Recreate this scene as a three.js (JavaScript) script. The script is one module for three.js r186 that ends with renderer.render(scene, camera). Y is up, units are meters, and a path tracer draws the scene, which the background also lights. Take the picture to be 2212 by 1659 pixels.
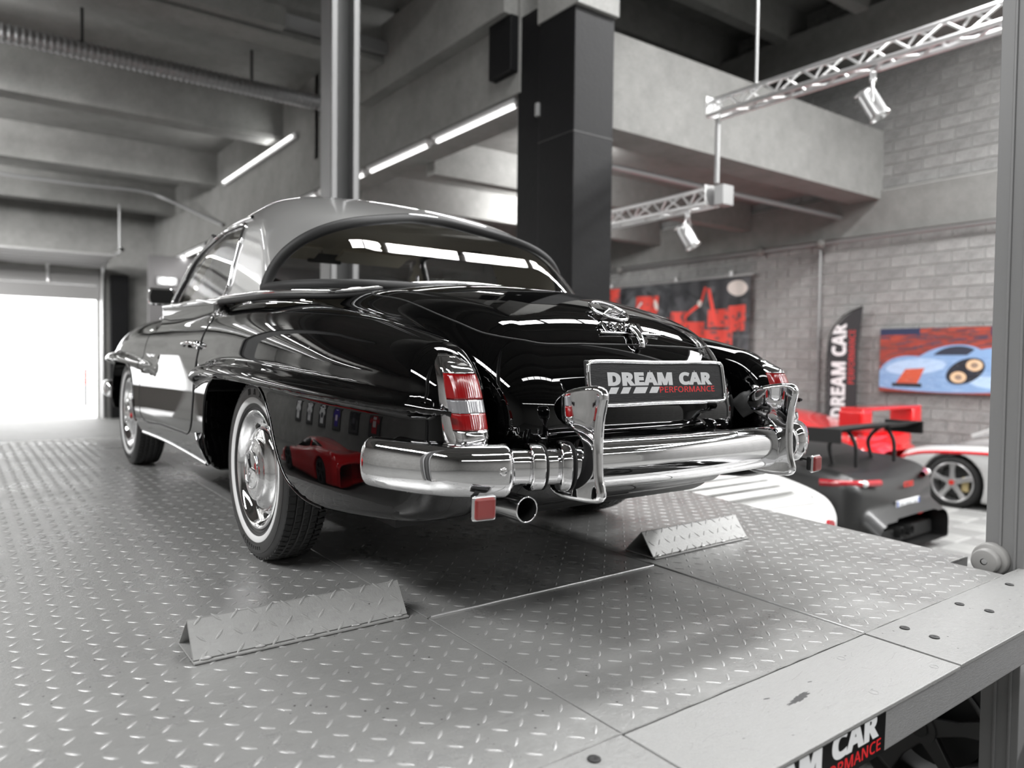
import * as THREE from 'three';
import { mergeGeometries, mergeVertices } from 'three/addons/utils/BufferGeometryUtils.js';
import { RoundedBoxGeometry } from 'three/addons/geometries/RoundedBoxGeometry.js';
import { FontLoader } from 'three/addons/loaders/FontLoader.js';
import { TextGeometry } from 'three/addons/geometries/TextGeometry.js';
import { RectAreaLightUniformsLib } from 'three/addons/lights/RectAreaLightUniformsLib.js';
RectAreaLightUniformsLib.init();

// ---------- camera, sky, exposure ----------
const scene = new THREE.Scene();
const FPX = 1606.6;                                     // focal length in pixels of the 2212 x 1659 frame
const camera = new THREE.PerspectiveCamera(2 * Math.atan(829.5 / FPX) * 180 / Math.PI, 2212 / 1659, 0.05, 300);
{
  const yaw = 36.13663 * Math.PI / 180, p = 1.81688 * Math.PI / 180, r = 0.65406 * Math.PI / 180;
  const F = new THREE.Vector3(Math.sin(yaw) * Math.cos(p), -Math.sin(p), -Math.cos(yaw) * Math.cos(p));
  const R0 = new THREE.Vector3(Math.cos(yaw), 0, Math.sin(yaw)), U0 = new THREE.Vector3().crossVectors(R0, F);
  const R = R0.clone().multiplyScalar(Math.cos(r)).addScaledVector(U0, Math.sin(r));
  const U = U0.clone().multiplyScalar(Math.cos(r)).addScaledVector(R0, -Math.sin(r));
  camera.matrixAutoUpdate = true;
  camera.quaternion.setFromRotationMatrix(new THREE.Matrix4().makeBasis(R, U, F.clone().negate()));
  camera.position.set(0, 1.92, 0);
}
camera.focus = 2.15;
camera.userData.fStop = 1.9;
const renderer = new THREE.WebGLRenderer({ antialias: true });
renderer.toneMapping = THREE.LinearToneMapping;
renderer.toneMappingExposure = 1.08;
renderer.shadowMap.enabled = true;
renderer.shadowMap.type = THREE.PCFSoftShadowMap;
scene.background = new THREE.Color(1, 1, 1);
scene.backgroundIntensity = 5.0;
const LIGHT = 1.35;                                       // one factor on every ceiling fitting

// ceiling fittings: rows of flat LED panels hung under the roof: a row runs from a to b, one area light each
const PANEL_ROWS = [
  { a: [1.8, 7.55, -3.5], b: [10.4, 7.55, -3.5], wid: 0.7, n: 8, roof: 8.6, k: 30, label: 'long row of flat white ceiling panels above the lift' },
  { a: [-1.2, 7.55, 3.6], b: [12.4, 7.55, 3.6], wid: 0.5, n: 10, roof: 8.6, k: 13, label: 'long row of flat white ceiling panels behind the lift' },
  { a: [-6.0, 5.9, 9.0], b: [12.4, 5.9, 9.0], wid: 0.5, n: 14, roof: 8.6, k: 10, label: 'low hung row of flat white ceiling panels before the front wall' },
  { a: [10.6, 7.2, -2.0], b: [10.6, 7.2, 8.0], wid: 0.8, n: 7, roof: 8.6, k: 72, label: 'row of flat white ceiling panels along the block wall' },
  { a: [-8.8, 5.85, -11.3], b: [-0.8, 5.85, -11.3], wid: 0.35, n: 5, roof: 6.72, k: 75, side: 1, label: 'row of white panels between the first two concrete ribs' },
  { a: [-8.8, 5.85, -15.8], b: [-0.8, 5.85, -15.8], wid: 0.35, n: 5, roof: 6.72, k: 75, side: 1, label: 'row of white panels between the second and third concrete ribs' },
  { a: [-8.8, 5.85, -20.3], b: [-0.8, 5.85, -20.3], wid: 0.35, n: 5, roof: 6.72, k: 75, side: 1, label: 'row of white panels between the last two concrete ribs' },
  { a: [-4.6, 6.6, -5.0], b: [-4.6, 6.6, 3.0], wid: 0.7, n: 6, roof: 8.6, k: 46, label: 'row of flat white ceiling panels along the left side of the hall' },
  { a: [-8.8, 5.95, -12.3], b: [-0.6, 5.95, -12.3], wid: 0.1, n: 5, roof: 6.72, k: 40, label: 'thin line of white tubes under the first low bay' },
  { a: [-8.8, 5.95, -16.9], b: [-0.6, 5.95, -16.9], wid: 0.1, n: 5, roof: 6.72, k: 40, label: 'thin line of white tubes under the second low bay' },
  { a: [-8.8, 5.95, -21.4], b: [-0.6, 5.95, -21.4], wid: 0.1, n: 5, roof: 6.72, k: 40, label: 'thin line of white tubes under the third low bay' },
  { a: [6.9, 4.86, -8.2], b: [7.7, 4.86, -8.2], wid: 0.3, n: 1, roof: 5.15, k: 60, side: 1, label: 'white panel facing the first low rib behind the black column' },
  { a: [8.6, 4.86, -10.8], b: [9.9, 4.86, -10.8], wid: 0.3, n: 1, roof: 5.15, k: 100, side: 1, label: 'white panel facing the second low rib behind the black column' },
  { a: [7.7, 4.55, -10.2], b: [9.3, 4.55, -10.2], wid: 0.6, n: 1, roof: 5.15, k: 70, label: 'white panel under the low slab behind the black column' },
];
// ---------- helpers ----------
const V3 = (x, y, z) => new THREE.Vector3(x, y, z);
let seed = 12345;
const rnd = () => { seed = (seed * 1664525 + 1013904223) >>> 0; return seed / 4294967296; };
const names = {};
function numbered(n) { if (names[n] === undefined) { names[n] = 0; return n; } names[n]++; return n + '_' + String(names[n]).padStart(3, '0'); }
function add(o) { scene.add(o); return o; }
function tag(o, label, category, group) { o.userData.label = label; o.userData.category = category; if (group) o.userData.group = group; return o; }
function mesh(name, geo, mat, parent) { const m = new THREE.Mesh(geo, mat); m.castShadow = m.receiveShadow = true; m.name = parent ? name : numbered(name); (parent || scene).add(m); return m; }
function group(name, parent) { const g = new THREE.Group(); g.name = parent ? name : numbered(name); (parent || scene).add(g); return g; }
function struct(name, geo, mat) { const m = mesh(name, geo, mat); m.userData.kind = 'structure'; return m; }
function clean(g) { const o = g.index ? g.toNonIndexed() : g; for (const k of Object.keys(o.attributes)) if (!['position', 'normal', 'uv'].includes(k)) o.deleteAttribute(k); if (!o.attributes.uv) o.setAttribute('uv', new THREE.BufferAttribute(new Float32Array(o.attributes.position.count * 2), 2)); o.morphAttributes = {}; return o; }
function merge(list) { return mergeGeometries(list.map(clean)); }
function box(w, h, d, x = 0, y = 0, z = 0, ry = 0, rx = 0, rz = 0) { const g = new THREE.BoxGeometry(w, h, d); if (rx) g.rotateX(rx); if (rz) g.rotateZ(rz); if (ry) g.rotateY(ry); g.translate(x, y, z); return g; }
function bx(x0, x1, y0, y1, z0, z1) { const g = box(x1 - x0, y1 - y0, z1 - z0, (x0 + x1) / 2, (y0 + y1) / 2, (z0 + z1) / 2); boxUV(g); return g; }
function rbox(w, h, d, r, x = 0, y = 0, z = 0, s = 2) { const g = new RoundedBoxGeometry(w, h, d, s, Math.min(r, w / 2.01, h / 2.01, d / 2.01)); g.translate(x, y, z); return g; }
// uv in metres from position and normal
function boxUV(g, k = 1) {
  const p = g.attributes.position, n = g.attributes.normal, uv = new Float32Array(p.count * 2);
  for (let i = 0; i < p.count; i++) {
    const ax = Math.abs(n.getX(i)), ay = Math.abs(n.getY(i)), az = Math.abs(n.getZ(i));
    let u, v; if (ax >= ay && ax >= az) { u = p.getZ(i); v = p.getY(i); } else if (ay >= az) { u = p.getX(i); v = p.getZ(i); } else { u = p.getX(i); v = p.getY(i); }
    uv[2 * i] = u * k; uv[2 * i + 1] = v * k;
  }
  g.setAttribute('uv', new THREE.BufferAttribute(uv, 2)); return g;
}
function cyl(r, h, seg = 20, r2) { return new THREE.CylinderGeometry(r2 === undefined ? r : r2, r, h, seg); }
function bar(a, b, r, seg = 8) { const d = b.clone().sub(a), g = new THREE.CylinderGeometry(r, r, d.length(), seg); g.applyQuaternion(new THREE.Quaternion().setFromUnitVectors(V3(0, 1, 0), d.clone().normalize())); g.translate((a.x + b.x) / 2, (a.y + b.y) / 2, (a.z + b.z) / 2); return g; }
function tube(pts, r, seg = 60, rs = 8, closed = false, tension = 0.5) { return new THREE.TubeGeometry(new THREE.CatmullRomCurve3(pts, closed, 'centripetal', tension), seg, r, rs, closed); }
function lathe(pts, seg = 48) { return new THREE.LatheGeometry(pts.map(p => new THREE.Vector2(p[0], p[1])), seg); }
// natural cubic spline through [t, v] points, as a fast table
function spline(pts, lo, hi, step = 0.001) {
  const n = pts.length, x = pts.map(p => p[0]), y = pts.map(p => p[1]);
  const a = new Array(n).fill(0), b = new Array(n).fill(0), m = new Array(n).fill(0);
  for (let i = 1; i < n - 1; i++) {
    const h0 = x[i] - x[i - 1], h1 = x[i + 1] - x[i], d = 6 * ((y[i + 1] - y[i]) / h1 - (y[i] - y[i - 1]) / h0);
    const w = 2 * (h0 + h1) - h0 * a[i - 1]; a[i] = h1 / w; b[i] = (d - h0 * b[i - 1]) / w;
  }
  for (let i = n - 2; i > 0; i--) m[i] = b[i] - a[i] * m[i + 1];
  const f = t => {
    if (t <= x[0]) { const h = x[1] - x[0]; return y[0] + (t - x[0]) * ((y[1] - y[0]) / h - h * m[1] / 6); }
    if (t >= x[n - 1]) { const h = x[n - 1] - x[n - 2]; return y[n - 1] + (t - x[n - 1]) * ((y[n - 1] - y[n - 2]) / h + h * m[n - 2] / 6); }
    let i = 0; while (t > x[i + 1]) i++;
    const h = x[i + 1] - x[i], A = (x[i + 1] - t) / h, B = (t - x[i]) / h;
    return A * y[i] + B * y[i + 1] + ((A * A * A - A) * m[i] + (B * B * B - B) * m[i + 1]) * h * h / 6;
  };
  lo = lo === undefined ? x[0] - 0.4 : lo; hi = hi === undefined ? x[n - 1] + 0.4 : hi;
  const N = Math.ceil((hi - lo) / step), tab = new Float64Array(N + 2);
  for (let i = 0; i < N + 2; i++) tab[i] = f(lo + i * step);
  return t => { let k = (t - lo) / step; if (k < 0) k = 0; if (k > N) k = N; const i = k | 0; return tab[i] + (tab[i + 1] - tab[i]) * (k - i); };
}
const clamp = (v, a, b) => v < a ? a : v > b ? b : v;
const sstep = (a, b, v) => { const t = clamp((v - a) / (b - a), 0, 1); return t * t * (3 - 2 * t); };
const smin = (a, b, k) => { const h = Math.max(k - Math.abs(a - b), 0) / k; return Math.min(a, b) - h * h * h * k / 6; };
const smax = (a, b, k) => -smin(-a, -b, k);
const fil = (a, b, r) => { const u = a + r, v = b + r; return (u > 0 && v > 0) ? Math.sqrt(u * u + v * v) - r : Math.max(a, b); };   // intersection with a round edge of radius r
function polySD(P) {                                     // signed distance to a closed polygon (negative inside)
  const n = P.length;
  return (x, y) => {
    let d = 1e9, s = 1;
    for (let i = 0, j = n - 1; i < n; j = i++) {
      const ex = P[j][0] - P[i][0], ey = P[j][1] - P[i][1], wx = x - P[i][0], wy = y - P[i][1];
      const t = clamp((wx * ex + wy * ey) / (ex * ex + ey * ey), 0, 1), bxx = wx - ex * t, byy = wy - ey * t;
      d = Math.min(d, bxx * bxx + byy * byy);
      const c1 = y >= P[i][1], c2 = y < P[j][1], c3 = ex * wy > ey * wx;
      if ((c1 && c2 && c3) || (!c1 && !c2 && !c3)) s = -s;
    }
    return s * Math.sqrt(d);
  };
}
function smoothLoop(P, n) { const c = new THREE.CatmullRomCurve3(P.map(p => V3(p[0], p[1], 0)), true, 'centripetal'); return c.getSpacedPoints(n).slice(0, n).map(v => [v.x, v.y]); }
function grad(F, x, y, z, e = 0.0015) { const gx = F(x + e, y, z) - F(x - e, y, z), gy = F(x, y + e, z) - F(x, y - e, z), gz = F(x, y, z + e) - F(x, y, z - e), l = Math.hypot(gx, gy, gz) || 1; return [gx / l, gy / l, gz / l, l / (2 * e)]; }
// surface of F = 0 as a smooth mesh (naive surface nets, vertices pulled onto the surface, normals from the field)
function nets(F, lo, hi, h, keep, eps = 0.0015) {
  const nx = Math.ceil((hi[0] - lo[0]) / h) + 1, ny = Math.ceil((hi[1] - lo[1]) / h) + 1, nz = Math.ceil((hi[2] - lo[2]) / h) + 1;
  const val = new Float32Array(nx * ny * nz), S = 8, rad = h * S * 0.87 + h;
  for (let bz = 0; bz < nz; bz += S) for (let by = 0; by < ny; by += S) for (let bX = 0; bX < nx; bX += S) {
    const c = F(lo[0] + (bX + S / 2) * h, lo[1] + (by + S / 2) * h, lo[2] + (bz + S / 2) * h), far = Math.abs(c) > rad * 1.8;
    for (let k = bz; k < Math.min(bz + S, nz); k++) for (let j = by; j < Math.min(by + S, ny); j++) for (let i = bX; i < Math.min(bX + S, nx); i++)
      val[i + nx * (j + ny * k)] = far ? Math.sign(c) : F(lo[0] + i * h, lo[1] + j * h, lo[2] + k * h);
  }
  const id = new Int32Array(nx * ny * nz).fill(-1), pos = [], idx = [];
  const at = (i, j, k) => i + nx * (j + ny * k);
  const E = [[0, 1], [0, 2], [0, 4], [1, 3], [1, 5], [2, 3], [2, 6], [3, 7], [4, 5], [4, 6], [5, 7], [6, 7]];
  for (let k = 0; k < nz - 1; k++) for (let j = 0; j < ny - 1; j++) for (let i = 0; i < nx - 1; i++) {
    let m = 0; const v = [];
    for (let c = 0; c < 8; c++) { const q = val[at(i + (c & 1), j + ((c >> 1) & 1), k + (c >> 2))]; v.push(q); if (q < 0) m |= 1 << c; }
    if (m === 0 || m === 255) continue;
    let x = 0, y = 0, z = 0, n = 0;
    for (const [a, b] of E) { if ((v[a] < 0) === (v[b] < 0)) continue; const t = v[a] / (v[a] - v[b]); x += (a & 1) + t * ((b & 1) - (a & 1)); y += ((a >> 1) & 1) + t * (((b >> 1) & 1) - ((a >> 1) & 1)); z += (a >> 2) + t * ((b >> 2) - (a >> 2)); n++; }
    x = lo[0] + (i + x / n) * h; y = lo[1] + (j + y / n) * h; z = lo[2] + (k + z / n) * h;
    for (let it = 0; it < 4; it++) { const f = F(x, y, z); if (Math.abs(f) < 1e-6) break; const g = grad(F, x, y, z, eps), s = clamp(f / Math.max(g[3], 0.3), -h * 0.5, h * 0.5); x -= g[0] * s; y -= g[1] * s; z -= g[2] * s; }
    id[at(i, j, k)] = pos.length / 3; pos.push(x, y, z);
  }
  const quad = (a, b, c, d, flip) => { if (a < 0 || b < 0 || c < 0 || d < 0) return; if (flip) idx.push(a, c, b, a, d, c); else idx.push(a, b, c, a, c, d); };
  for (let k = 1; k < nz - 1; k++) for (let j = 1; j < ny - 1; j++) for (let i = 1; i < nx - 1; i++) {
    const s0 = val[at(i, j, k)] < 0;
    if (s0 !== val[at(i + 1, j, k)] < 0) quad(id[at(i, j - 1, k - 1)], id[at(i, j, k - 1)], id[at(i, j, k)], id[at(i, j - 1, k)], !s0);
    if (s0 !== val[at(i, j + 1, k)] < 0) quad(id[at(i - 1, j, k - 1)], id[at(i - 1, j, k)], id[at(i, j, k)], id[at(i, j, k - 1)], !s0);
    if (s0 !== val[at(i, j, k + 1)] < 0) quad(id[at(i - 1, j - 1, k)], id[at(i, j - 1, k)], id[at(i, j, k)], id[at(i - 1, j, k)], !s0);
  }
  let out = idx;
  if (keep) { out = []; for (let t = 0; t < idx.length; t += 3) { const a = idx[t] * 3, b = idx[t + 1] * 3, c = idx[t + 2] * 3; if (keep((pos[a] + pos[b] + pos[c]) / 3, (pos[a + 1] + pos[b + 1] + pos[c + 1]) / 3, (pos[a + 2] + pos[b + 2] + pos[c + 2]) / 3)) out.push(idx[t], idx[t + 1], idx[t + 2]); } }
  // drop unused vertices
  const map = new Int32Array(pos.length / 3).fill(-1), P = [], N = []; let cnt = 0;
  for (let t = 0; t < out.length; t++) { const o = out[t]; if (map[o] < 0) { map[o] = cnt++; const x = pos[3 * o], y = pos[3 * o + 1], z = pos[3 * o + 2]; P.push(x, y, z); const g = grad(F, x, y, z, eps); N.push(g[0], g[1], g[2]); } out[t] = map[o]; }
  const g = new THREE.BufferGeometry(); g.setAttribute('position', new THREE.Float32BufferAttribute(P, 3)); g.setAttribute('normal', new THREE.Float32BufferAttribute(N, 3)); g.setIndex(out);
  g.setAttribute('uv', new THREE.BufferAttribute(new Float32Array(cnt * 2), 2)); boxUV(g);
  return g;
}
// root of F along a ray from the outside in
function hit(F, o, d, far, near = 0) { let a = far, b = near, fa = F(o[0] + d[0] * a, o[1] + d[1] * a, o[2] + d[2] * a); const st = (far - near) / 60; for (let t = far - st; t >= near - 1e-9; t -= st) { const f = F(o[0] + d[0] * t, o[1] + d[1] * t, o[2] + d[2] * t); if (f < 0 && fa >= 0) { b = t; a = t + st; for (let i = 0; i < 30; i++) { const m = (a + b) / 2; if (F(o[0] + d[0] * m, o[1] + d[1] * m, o[2] + d[2] * m) < 0) b = m; else a = m; } return [o[0] + d[0] * a, o[1] + d[1] * a, o[2] + d[2] * a]; } fa = f; } return null; }
// a panel lying on F: outline in (u, v), proj gives a point on F
function patch(F, outline, proj, off, rings = 26, roll = 0.006) {
  const n = outline.length; let cu = 0, cv = 0; for (const [u, v] of outline) { cu += u / n; cv += v / n; }
  const ts = []; for (let i = 0; i <= rings; i++) ts.push(Math.sin(i / rings * Math.PI / 2)); ts[0] = 0.004;
  const P = [], N = [], UV = [], idx = [];
  const size = Math.max(...outline.map(([u, v]) => Math.hypot(u - cu, v - cv)));
  for (let r = 0; r <= rings; r++) for (let i = 0; i < n; i++) {
    const u = cu + (outline[i][0] - cu) * ts[r], v = cv + (outline[i][1] - cv) * ts[r], p = proj(u, v), g = grad(F, p[0], p[1], p[2], 0.003);
    const e = (1 - ts[r]) * Math.hypot(outline[i][0] - cu, outline[i][1] - cv), o = off - (off + roll) * Math.pow(1 - clamp(e / 0.012, 0, 1), 2);
    P.push(p[0] + g[0] * o, p[1] + g[1] * o, p[2] + g[2] * o); N.push(g[0], g[1], g[2]); UV.push(u, v);
    if (r) { const a = (r - 1) * n + i, b = (r - 1) * n + (i + 1) % n, c = r * n + i, d = r * n + (i + 1) % n; idx.push(a, c, b, b, c, d); }
  }
  const g = new THREE.BufferGeometry(); g.setAttribute('position', new THREE.Float32BufferAttribute(P, 3)); g.setAttribute('normal', new THREE.Float32BufferAttribute(N, 3)); g.setAttribute('uv', new THREE.Float32BufferAttribute(UV, 2)); g.setIndex(idx);
  // wind it outwards
  const a = idx[30 * n], b = idx[30 * n + 1], c = idx[30 * n + 2], A = V3(P[3 * a], P[3 * a + 1], P[3 * a + 2]), B = V3(P[3 * b], P[3 * b + 1], P[3 * b + 2]), C = V3(P[3 * c], P[3 * c + 1], P[3 * c + 2]);
  if (B.sub(A).cross(C.sub(A)).dot(V3(N[3 * a], N[3 * a + 1], N[3 * a + 2])) < 0) { for (let t = 0; t < idx.length; t += 3) { const q = idx[t + 1]; idx[t + 1] = idx[t + 2]; idx[t + 2] = q; } g.setIndex(idx); }
  return g;
}
// sweep a closed section along a path; frames keep y up. sec(t) -> [[a, b], ...] with a sideways (tangent x up), b up
function sweep(path, sec, cap = true) {
  const P = [], idx = []; let n = 0; const m = path.length;
  for (let i = 0; i < m; i++) {
    const T = path[Math.min(i + 1, m - 1)].clone().sub(path[Math.max(i - 1, 0)]).normalize(), Sd = V3(0, 1, 0).cross(T).normalize().negate(), Up = T.clone().cross(Sd).negate(); if (Up.y < 0) Up.negate();
    const s = sec(i / (m - 1)); n = s.length;
    for (const [a, b] of s) { const q = path[i].clone().addScaledVector(Sd, a).addScaledVector(Up, b); P.push(q.x, q.y, q.z); }
    if (i) for (let j = 0; j < n; j++) { const k = (j + 1) % n, o = (i - 1) * n; idx.push(o + j, o + k, o + n + j, o + k, o + n + k, o + n + j); }
  }
  if (cap) for (const [st, rev] of [[0, 1], [(m - 1) * n, 0]]) { let x = 0, y = 0, z = 0; for (let j = 0; j < n; j++) { x += P[3 * (st + j)] / n; y += P[3 * (st + j) + 1] / n; z += P[3 * (st + j) + 2] / n; } const c = P.length / 3; P.push(x, y, z); for (let j = 0; j < n; j++) { const k = (j + 1) % n; if (rev) idx.push(c, st + k, st + j); else idx.push(c, st + j, st + k); } }
  const g = new THREE.BufferGeometry(); g.setAttribute('position', new THREE.Float32BufferAttribute(P, 3)); g.setIndex(idx); g.computeVertexNormals(); boxUV(g); return g;
}
function ell(a, b, n = 20, pw = 2) { const s = []; for (let i = 0; i < n; i++) { const t = i / n * Math.PI * 2, c = Math.cos(t), d = Math.sin(t); s.push([a * Math.sign(c) * Math.pow(Math.abs(c), 2 / pw), b * Math.sign(d) * Math.pow(Math.abs(d), 2 / pw)]); } return s; }
function curvePts(pts, n, closed = false) { return new THREE.CatmullRomCurve3(pts, closed, 'centripetal').getSpacedPoints(n); }

// ---------- computed textures ----------
function noiseTex(size, fn, srgb, rep = 1) {
  const d = new Uint8Array(size * size * 4);
  for (let y = 0; y < size; y++) for (let x = 0; x < size; x++) { const c = fn(x / size, y / size), i = 4 * (y * size + x); for (let k = 0; k < 3; k++) d[i + k] = clamp(Math.round(255 * (c.length ? c[k] : c)), 0, 255); d[i + 3] = 255; }
  const t = new THREE.DataTexture(d, size, size); t.wrapS = t.wrapT = THREE.RepeatWrapping; t.magFilter = THREE.LinearFilter; t.minFilter = THREE.LinearMipmapLinearFilter; t.generateMipmaps = true; if (srgb) t.colorSpace = THREE.SRGBColorSpace; t.repeat.set(rep, rep); t.needsUpdate = true; return t;
}
function lattice(n) { const a = new Float32Array(n * n); for (let i = 0; i < n * n; i++) a[i] = rnd(); return (u, v) => { let x = ((u % 1) + 1) % 1 * n, y = ((v % 1) + 1) % 1 * n; const i = x | 0, j = y | 0; x -= i; y -= j; x = x * x * (3 - 2 * x); y = y * y * (3 - 2 * y); const q = (p, r) => a[(p % n) + n * (r % n)]; return (q(i, j) * (1 - x) + q(i + 1, j) * x) * (1 - y) + (q(i, j + 1) * (1 - x) + q(i + 1, j + 1) * x) * y; }; }
const L8 = lattice(8), L24 = lattice(24), L64 = lattice(64), L200 = lattice(200);
const cloudy = (u, v) => 0.45 * L8(u, v) + 0.3 * L24(u, v) + 0.15 * L64(u, v) + 0.1 * L200(u, v);
const g3 = (r, g, b) => new THREE.Color().setRGB(r, g === undefined ? r : g, b === undefined ? r : b);
const std = (o) => new THREE.MeshStandardMaterial(o), phy = (o) => new THREE.MeshPhysicalMaterial(o);
function canvasTex(w, h, draw) { const c = document.createElement('canvas'); c.width = w; c.height = h; draw(c.getContext('2d'), w, h); const t = new THREE.CanvasTexture(c); t.colorSpace = THREE.SRGBColorSpace; t.anisotropy = 8; return t; }
const font = await new FontLoader().loadAsync('fonts/droid/droid_sans_bold.typeface.json');
function text3(s, size, depth, bevel = 0) { const g = new TextGeometry(s, { font, size, depth, curveSegments: 6, bevelEnabled: bevel > 0, bevelSize: bevel, bevelThickness: bevel, bevelSegments: 2 }); g.computeBoundingBox(); return g; }

const texConcrete = noiseTex(512, (u, v) => { const c = 0.80 + 0.16 * (cloudy(u, v) - 0.5) + 0.10 * (L200(u * 2, v * 2) - 0.5); return [c, c, c * 0.99]; }, true, 0.35);
const texConcreteB = noiseTex(512, (u, v) => 0.5 + 0.6 * (cloudy(u * 2, v * 2) - 0.5) + 0.3 * (L200(u, v) - 0.5), false, 0.5);
const M = {
  concrete: std({ color: g3(0.36, 0.357, 0.35), map: texConcrete, roughness: 0.9, bumpMap: texConcreteB, bumpScale: 0.004 }),
  whitePaint: std({ color: g3(0.7), roughness: 0.6 }),
  blackPaint: phy({ color: g3(0.005, 0.005, 0.0055), roughness: 0.5, specularIntensity: 0.35, bumpMap: texConcreteB, bumpScale: 0.003 }),
  steel: std({ color: g3(0.33), roughness: 0.42, metalness: 0.6 }),
  darkSteel: std({ color: g3(0.05), roughness: 0.5, metalness: 0.4 }),
  alu: std({ color: g3(0.75), roughness: 0.28, metalness: 0.9 }),
  black: std({ color: g3(0.008), roughness: 0.6 }),
  rubber: std({ color: g3(0.010), roughness: 0.62 }),
  chrome: std({ color: g3(0.80, 0.80, 0.81), roughness: 0.035, metalness: 1 }),
  chromeSoft: std({ color: g3(0.62), roughness: 0.12, metalness: 1 }),
  paintBlack: phy({ color: g3(0.0012, 0.0012, 0.0013), roughness: 0.012, ior: 1.52 }),
  glass: phy({ color: g3(1), roughness: 0, transmission: 1, thickness: 0, ior: 1.5 }),
  lamp: std({ color: g3(0.9), roughness: 0.5, emissive: g3(1), emissiveIntensity: 6 }),
};
// small fitting that glows: mesh child + area light of the same size just under its face
function areaLight(w, h, pos, look, k, parent, name = 'light') { const l = new THREE.RectAreaLight(0xffffff, k * LIGHT, w, h); l.name = name; l.position.copy(pos); (parent || scene).add(l); l.lookAt(look); return l; }
// ---------- deck frame: the lift deck and the car on it stand a little askew in the hall ----------
const DECK = new THREE.Matrix4().set(0.999828, 0.000711, 0.018532, 1.64246, -0.000313, 0.999770, -0.021422, 1.20363, -0.018543, 0.021413, 0.999599, -2.56681, 0, 0, 0, 1);
function onDeck(o) { DECK.decompose(o.position, o.quaternion, o.scale); o.scale.set(1, 1, 1); return o; }

// ---------- the hall ----------
const ROOM = { x0: -9.5, x1: 13, z0: -26, z1: 13 };
const tileA = std({ color: g3(0.62), roughness: 0.55, map: texConcrete }), tileB = std({ color: g3(0.36), roughness: 0.55, map: texConcrete });
const floorMat = std({ color: g3(0.24, 0.24, 0.237), roughness: 0.6, map: texConcrete });
const floor = struct('floor', bx(ROOM.x0 - 0.2, ROOM.x1 + 0.2, -0.2, 0, ROOM.z0 - 0.2, ROOM.z1 + 0.2), floorMat);
{ const tg = rbox(0.392, 0.012, 0.392, 0.004, 0, 0, 0, 1), rib = []; for (let i = 0; i < 9; i++) rib.push(box(0.36, 0.004, 0.016, 0, 0.0075, -0.16 + i * 0.04)); const full = boxUV(merge([tg, ...rib])); for (let i = 0; i < 14; i++) for (let j = 0; j < 14; j++) { const m = mesh('tile', full, (i + j) % 2 ? tileA : tileB, floor); m.position.set(7.2 + i * 0.4, 0.006, -7.4 + j * 0.4); m.rotation.y = (i + j) % 2 ? Math.PI / 2 : 0; } }
// block wall on the right: mortar bed, then each block
const mortar = std({ color: g3(0.52, 0.515, 0.50), roughness: 0.95 });
const wallR = struct('wall_right', bx(13.012, 13.3, 0, 9.2, ROOM.z0 - 0.2, ROOM.z1 + 0.2), mortar);
{
  const texBlock = noiseTex(256, (u, v) => { const c = 0.78 + 0.22 * (L64(u, v) - 0.5) + 0.2 * (L200(u, v) - 0.5) + 0.12 * (L8(u, v) - 0.5); return [c, c, c]; }, true, 1.5);
  const bm = [0.43, 0.465, 0.50].map(c => std({ color: g3(c, c * 0.99, c * 0.97), roughness: 0.95, map: texBlock, bumpMap: texBlock, bumpScale: 0.006 }));
  const bg = rbox(0.03, 0.186, 0.486, 0.006, 0, 0, 0, 1), far = []; boxUV(bg);
  for (let r = 0; r < 45; r++) for (let c = 0; c < 80; c++) {
    const y = 0.1 + r * 0.2, z = 12.6 - c * 0.5 - (r % 2 ? 0.25 : 0); if (z < -25.8) continue; if (y > 4.2 && y < 5.0) continue;
    const seen = z > -11.4 && z < -4.7 && y > 1.0 && y < 7.2;
    if (seen) { const m = mesh('block', bg, bm[(rnd() * 3) | 0], wallR); m.position.set(13.005 + rnd() * 0.003, y, z); }
    else far.push(bg.clone().translate(13.005, y, z));
  }
  const f = mesh('block_rest', boxUV(merge(far)), bm[1], wallR); f.userData.kind = 'stuff';
}
struct('trim_1', boxUV(bx(12.93, 13.01, 4.22, 4.96, -26, 13)), M.concrete);
// far wall with the big door opening (x -2.6 .. 3.2, up to 3.62)
struct('wall_back', merge([bx(3.2, 13.3, 0, 9.2, -26.3, -26), bx(-9.8, -5.4, 0, 9.2, -26.3, -26), bx(-3.9, -1.2, 0, 9.2, -26.3, -26), bx(-1.2, 3.2, 4.5, 9.2, -26.3, -26), bx(-5.4, -3.9, 3.4, 9.2, -26.3, -26)]), M.concrete);
struct('wall_left', bx(-9.8, -9.5, 0, 9.2, -26.3, 13.3), M.concrete);
struct('wall_front', bx(-9.8, 13.3, 0, 9.2, 13, 13.3), M.concrete);
const ceil = struct('ceiling', merge([bx(-9.8, 4.8, 6.72, 6.95, -26.3, -6.4), bx(5.5, 13.3, 5.15, 5.35, -26.3, -7.4), bx(4.8, 5.5, 6.0, 6.95, -26.3, -12.2), bx(-9.8, 13.3, 8.6, 8.85, -12.2, 13.3), bx(-9.8, 4.8, 6.95, 8.6, -6.55, -6.4), bx(4.8, 13.3, 5.3, 8.6, -12.35, -12.2)]), M.concrete);
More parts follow.
